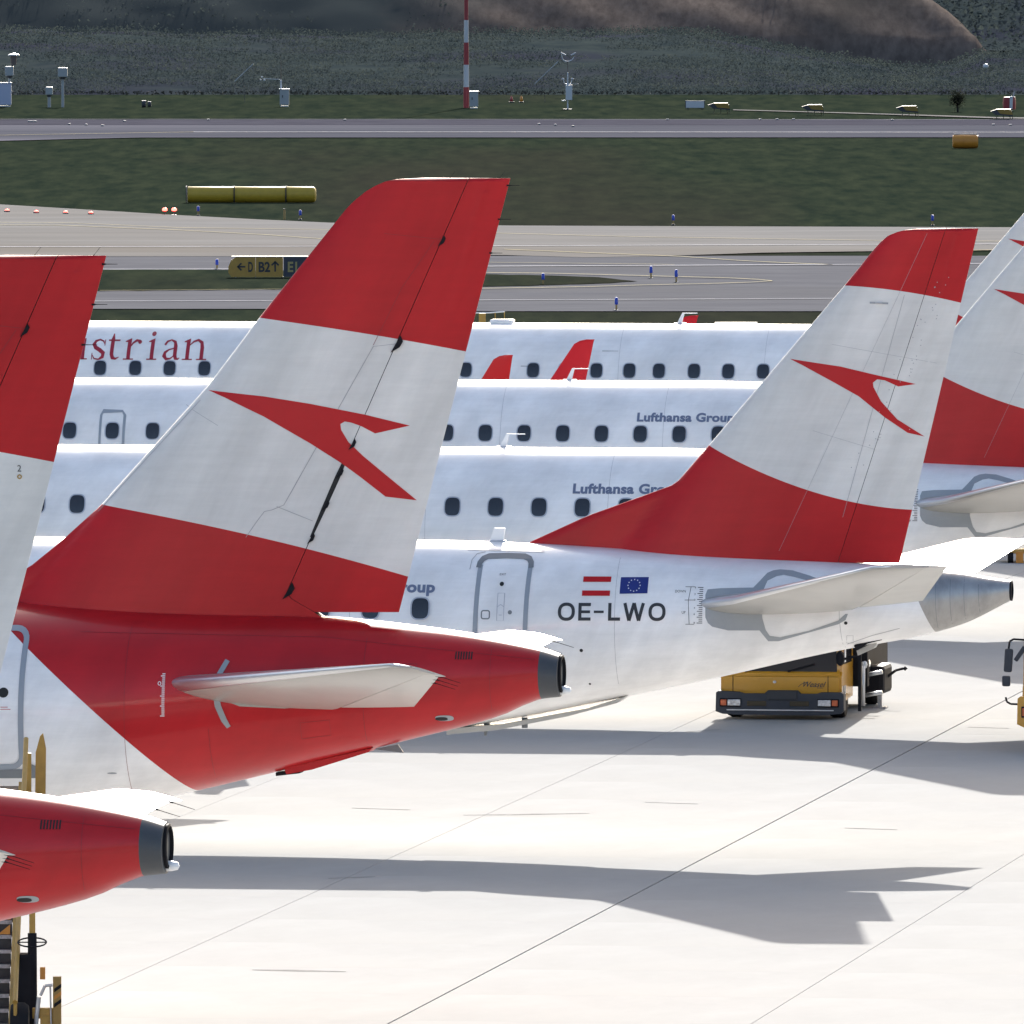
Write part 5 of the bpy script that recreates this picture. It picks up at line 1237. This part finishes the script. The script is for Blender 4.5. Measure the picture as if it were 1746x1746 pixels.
    bm = bmesh.new(); tube(bm, [(Wd + 0.10, 4.6, 0.75), (Wd + 0.35, 4.6, 1.0), (Wd + 0.50, 4.6, 1.05)], 0.03, 6); lathe(bm, [(0, -0.05), (0.06, 0), (0, 0.05)], 'x', 10, (Wd + 0.53, 4.6, 1.05)); link('marker_arm', bm, M_blackmetal, r)
    bm = bmesh.new(); box(bm, (Wd + 0.12, 4.1, 0.30), (0.08, 0.08, 0.58)); box(bm, (Wd + 0.13, 4.1, 0.015), (0.24, 0.24, 0.03)); link('support_leg', bm, M_steel, r)
    for x in (0.22, Wd - 0.22):
        for y in (0.85, 5.4):
            bm = bmesh.new(); R_ = 0.34; lathe(bm, [(R_ * .5, -0.14), (R_ * .92, -0.14), (R_, -0.08), (R_, 0.08), (R_ * .92, 0.14), (R_ * .5, 0.14)], 'x', 24, (x, y, R_)); w_ = link('wheel', bm, M_tyre, r, smooth=True, angle=40)
            bm = bmesh.new(); lathe(bm, [(0, -0.10), (R_ * .5, -0.12), (R_ * .52, 0.12), (0, 0.10)], 'x', 16, (x, y, R_)); link('rim', bm, M_steel, w_)
    for o in r.children_recursive:
        if low and o.name.split('.')[0] not in ('wheel', 'rim', 'support_leg'):
            for v_ in o.data.vertices: v_.co.z = (v_.co.z - 0.22) * 0.76 + 0.09 if v_.co.z < 1.18 else 0.82 + (v_.co.z - 1.18) * 1.7
        if not low and (o.name.startswith('bumper') or (o.parent and o.parent.name.startswith('bumper')) or (o.parent and o.parent.name.startswith('headlight'))):
            for v_ in o.data.vertices: v_.co.z += 0.22
        if not low and o.name.startswith('bumper'): o.data.materials[0] = M_truckyellow
    return r
p = ground_at(1224, 1226); t1 = truck('yellow service truck with script lettering parked under the tail lettered OE-LWO'); t1.location = (p.x, p.y, 0); t1.rotation_euler = (0, 0, -math.radians(9)); t1['group'] = 'yellow service trucks'
t2 = truck('yellow service truck mostly outside the right picture edge, its tall black mirrors showing', False, False)
p = ground_at(1738, 1284); t2.location = (p.x, p.y, 0); t2.rotation_euler = (0, 0, -math.radians(9)); t2['group'] = 'yellow service trucks'
bm = bmesh.new(); tube(bm, [(0.1, 0.1, 2.02), (-0.10, -0.05, 2.04), (-0.17, -0.05, 2.0), (-0.19, -0.05, 1.85)], 0.018, 8); mr_ = link('mirror_bracket', bm, M_blackmetal, t2)
bm = bmesh.new(); tube(bm, [(-0.24, -0.05, 1.0), (-0.22, -0.05, 0.92), (-0.15, -0.05, 0.88), (0.08, 0.0, 0.87)], 0.018, 8); link('lower_bracket', bm, M_blackmetal, mr_)
bm = bmesh.new(); box(bm, (-0.19, -0.06, 1.66), (0.15, 0.08, 0.42), Matrix.Rotation(0.06, 4, 'Y'), bev=0.035); link('mirror', bm, M_bumper, mr_, smooth=True, angle=50)
bm = bmesh.new(); box(bm, (-0.23, -0.06, 1.29), (0.15, 0.08, 0.19), bev=0.035); link('mirror', bm, M_bumper, mr_, smooth=True, angle=50)
bm = bmesh.new(); box(bm, (0.02, -0.06, 1.78), (0.08, 0.08, 0.30), Matrix.Rotation(0.6, 4, 'Y'), bev=0.02); link('front_mirror', bm, M_bumper, mr_)

# small ochre trestle cart behind the tails at the right
p = ground_at(1727, 960); r = empty('ground_cart', (p.x, p.y, 0)); tag(r, 'low ochre cart glimpsed below the tail at the right picture edge', 'cart')
bm = bmesh.new(); box(bm, (0.35, 0.6, 0.26), (1.3, 1.2, 0.10), bev=0.02); link('deck', bm, M_yellow, r)
for x in (-0.05, 0.62):
    bm = bmesh.new(); lathe(bm, [(0, -0.06), (0.14, -0.06), (0.14, 0.06), (0, 0.06)], 'x', 16, (x, 0.1, 0.14)); link('wheel', bm, M_tyre, r)
bm = bmesh.new(); box(bm, (0.15, 0.0, 0.13), (0.16, 0.16, 0.26), bev=0.01); link('block', bm, M_orange, r)

# ------------------------------------------------------------------ boarding stairs at the rear door of the left airliner
ST = empty('boarding_stairs', (-6.57, 211.6, 0), 0); tag(ST, 'yellow and black mobile boarding stairs at the lower left, under the nearest tail', 'boarding stairs')
M_tread = mat('black_tread', (0.02, 0.021, 0.025), 0.55, var=0.25, vscale=15); M_nose = mat('tread_nosing', (0.26, 0.26, 0.28), 0.4, metal=0.6, var=0.4, vscale=20)
rise, run, Wst = 0.178, 0.27, 1.5
N_ = 18
for k in range(N_):
    y = run * k; z = 0.35 + rise * k
    bm = bmesh.new(); box(bm, (-Wst / 2 - 0.12, y, z), (Wst, 0.30, 0.035)); t_ = link('step', bm, M_tread, ST)
    bm = bmesh.new(); box(bm, (-Wst / 2 - 0.12, y - 0.155, z - 0.005), (Wst, 0.012, 0.05)); link('nosing', bm, M_nose, t_)
    bm = bmesh.new(); box(bm, (-Wst / 2 - 0.12, y + 0.145, z + 0.08), (Wst, 0.012, 0.14)); link('riser', bm, M_tread, t_)
    if k > 7:
        bm = bmesh.new(); v = [(-0.14, y - 0.16, z + 0.03), (-0.14, y - 0.16, z + 0.16), (-0.30, y - 0.16, z + 0.03)]
        f = bm.faces.new([bm.verts.new(q) for q in v]); rr = bmesh.ops.extrude_face_region(bm, geom=[f]); bmesh.ops.translate(bm, verts=[g for g in rr['geom'] if isinstance(g, bmesh.types.BMVert)], vec=(0, 0.02, 0)); link('gusset', bm, M_orange, t_)
for x in (-0.06, -Wst - 0.18):
    bm = bmesh.new(); extrude_poly(bm, [(-0.2, 0.05), (run * N_, 0.35 + rise * N_ - 0.20), (run * N_, 0.35 + rise * N_ + 0.12), (-0.2, 0.42)], 'x', x - 0.05, x + 0.03); link('stringer', bm, M_yellow, ST)
    bm = bmesh.new(); tube(bm, [(x + 0.05, -0.1, 1.05), (x + 0.05, run * N_, 1.05 + rise * N_)], 0.035, 10); link('handrail', bm, M_yellow, ST)
    for k in (0, 5, 10, 15):
        bm = bmesh.new(); tube(bm, [(x + 0.05, run * k, 0.3 + rise * k), (x + 0.05, run * k, 1.06 + rise * k)], 0.025, 8); link('baluster', bm, M_yellow, ST)
bm = bmesh.new(); box(bm, (-Wst / 2 - 0.12, run * N_ + 0.6, 0.35 + rise * N_ - 0.05), (Wst, 1.2, 0.08)); link('platform', bm, M_blackmetal, ST)
pz = 0.35 + rise * N_
bm = bmesh.new(); extrude_poly(bm, [(0.10, pz - 0.4), (0.24, pz - 0.4), (0.25, pz + 0.55), (0.21, pz + 0.76), (0.17, pz + 0.72), (0.11, pz + 0.50)], 'y', run * N_ + 0.3, run * N_ + 0.4); link('gate_post', bm, M_yellow, ST)
bm = bmesh.new(); box(bm, (0.0, run * N_ + 0.2, pz + 0.05), (0.11, 0.10, 0.9), bev=0.01); link('gate_post', bm, M_yellow, ST)
bm = bmesh.new(); cyl(bm, (-0.02, run * N_ + 0.2, pz + 0.5), (-0.02, run * N_ + 0.2, pz + 0.60), 0.025, 0.02, 10); link('lamp', bm, M_flagwhite, ST)
# driver side of the chassis
bm = bmesh.new(); box(bm, (0.19, 0.9, 2.45), (0.08, 0.08, 1.7)); link('mast', bm, M_yellow, ST)
bm = bmesh.new(); tube(bm, [(0.20, 0.85, 0.5), (0.19, 0.85, 1.9)], 0.06, 10); box(bm, (0.08, 0.95, 1.05), (0.26, 0.35, 1.15), bev=0.04); link('steering_column', bm, M_blackmetal, ST)
bm = bmesh.new()
ringp = [(0.19 + 0.19 * math.cos(a * PI / 10), 0.82 + 0.17 * math.sin(a * PI / 10), 1.78 + 0.05 * math.sin(a * PI / 10)) for a in range(21)]
tube(bm, ringp, 0.011, 6); tube(bm, [(0.0, 0.82, 1.78), (0.38, 0.82, 1.78)], 0.009, 5); link('steering_wheel', bm, M_blackmetal, ST)
bm = bmesh.new(); lathe(bm, [(0.2, -0.12), (0.38, -0.12), (0.42, -0.06), (0.42, 0.06), (0.38, 0.12), (0.2, 0.12)], 'x', 24, (0.04, 0.3, 0.60)); link('wheel', bm, M_tyre, ST, smooth=True, angle=40)
bm = bmesh.new(); box(bm, (0.33, 0.8, 1.37), (0.07, 0.1, 0.16), bev=0.005); link('lamp', bm, M_orange, ST)
bm = bmesh.new(); box(bm, (0.54, 0.2, 0.72), (0.11, 0.11, 1.30), bev=0.008); fp = link('bumper_post', bm, mat('brown_ochre_post', (0.27, 0.16, 0.035), 0.55, var=0.12), ST)
for k in range(3):
    bm = bmesh.new(); extrude_poly(bm, [(0.50, 0.96 + 0.10 * k), (0.597, 1.03 + 0.10 * k), (0.597, 1.08 + 0.10 * k), (0.50, 1.01 + 0.10 * k)], 'y', 0.138, 0.143); link('warning_stripe', bm, M_blackmetal if k != 1 else M_orange, fp)
bm = bmesh.new(); box(bm, (0.36, 0.25, 0.88), (0.30, 0.12, 0.14), bev=0.01); box(bm, (0.40, 0.2, 0.60), (0.17, 0.06, 0.50), bev=0.005); link('frame', bm, M_yellow, ST)
bm = bmesh.new(); tube(bm, [(0.22, 0.15, 0.3), (0.27, 0.15, 0.85), (0.30, 0.15, 1.10)], 0.03, 8); tube(bm, [(0.32, 0.15, 1.12), (0.38, 0.15, 1.25), (0.48, 0.15, 1.26)], 0.02, 6); tube(bm, [(0.45, 0.15, 1.25), (0.46, 0.15, 0.7)], 0.012, 6); link('drawbar', bm, M_steel, ST)
bm = bmesh.new(); box(bm, (0.1, 1.2, 0.45), (0.5, 2.2, 0.16)); link('chassis', bm, M_blackmetal, ST)


# faint tyre and scrape marks on the slabs
M_mark = mat('tyre_mark', (0.22, 0.217, 0.21), 1.0, spec=0.0, var=0.4, vscale=2)
for px in ([(430, 1654), (500, 1655), (590, 1657)], [(1170, 1248), (1230, 1244)], [(790, 1390), (880, 1389), (1005, 1387)], [(600, 1378), (700, 1381)], [(1440, 1412), (1530, 1415)], [(1650, 1240), (1720, 1242)], [(560, 1498), (640, 1495)], [(1100, 1368), (1190, 1371)]):
    P = [ground_at(*q) for q in px]; bm = bmesh.new(); pr = None
    for i, q in enumerate(P):
        w = 0.0 if i in (0, len(P) - 1) else 0.10
        a = bm.verts.new((q.x, q.y - 0.05 - w, 0.004)); c = bm.verts.new((q.x, q.y + 0.05 + w, 0.004))
        if pr: bm.faces.new((pr[0], a, c, pr[1]))
        pr = (a, c)
    link('tyre_mark', bm, M_mark, apron)
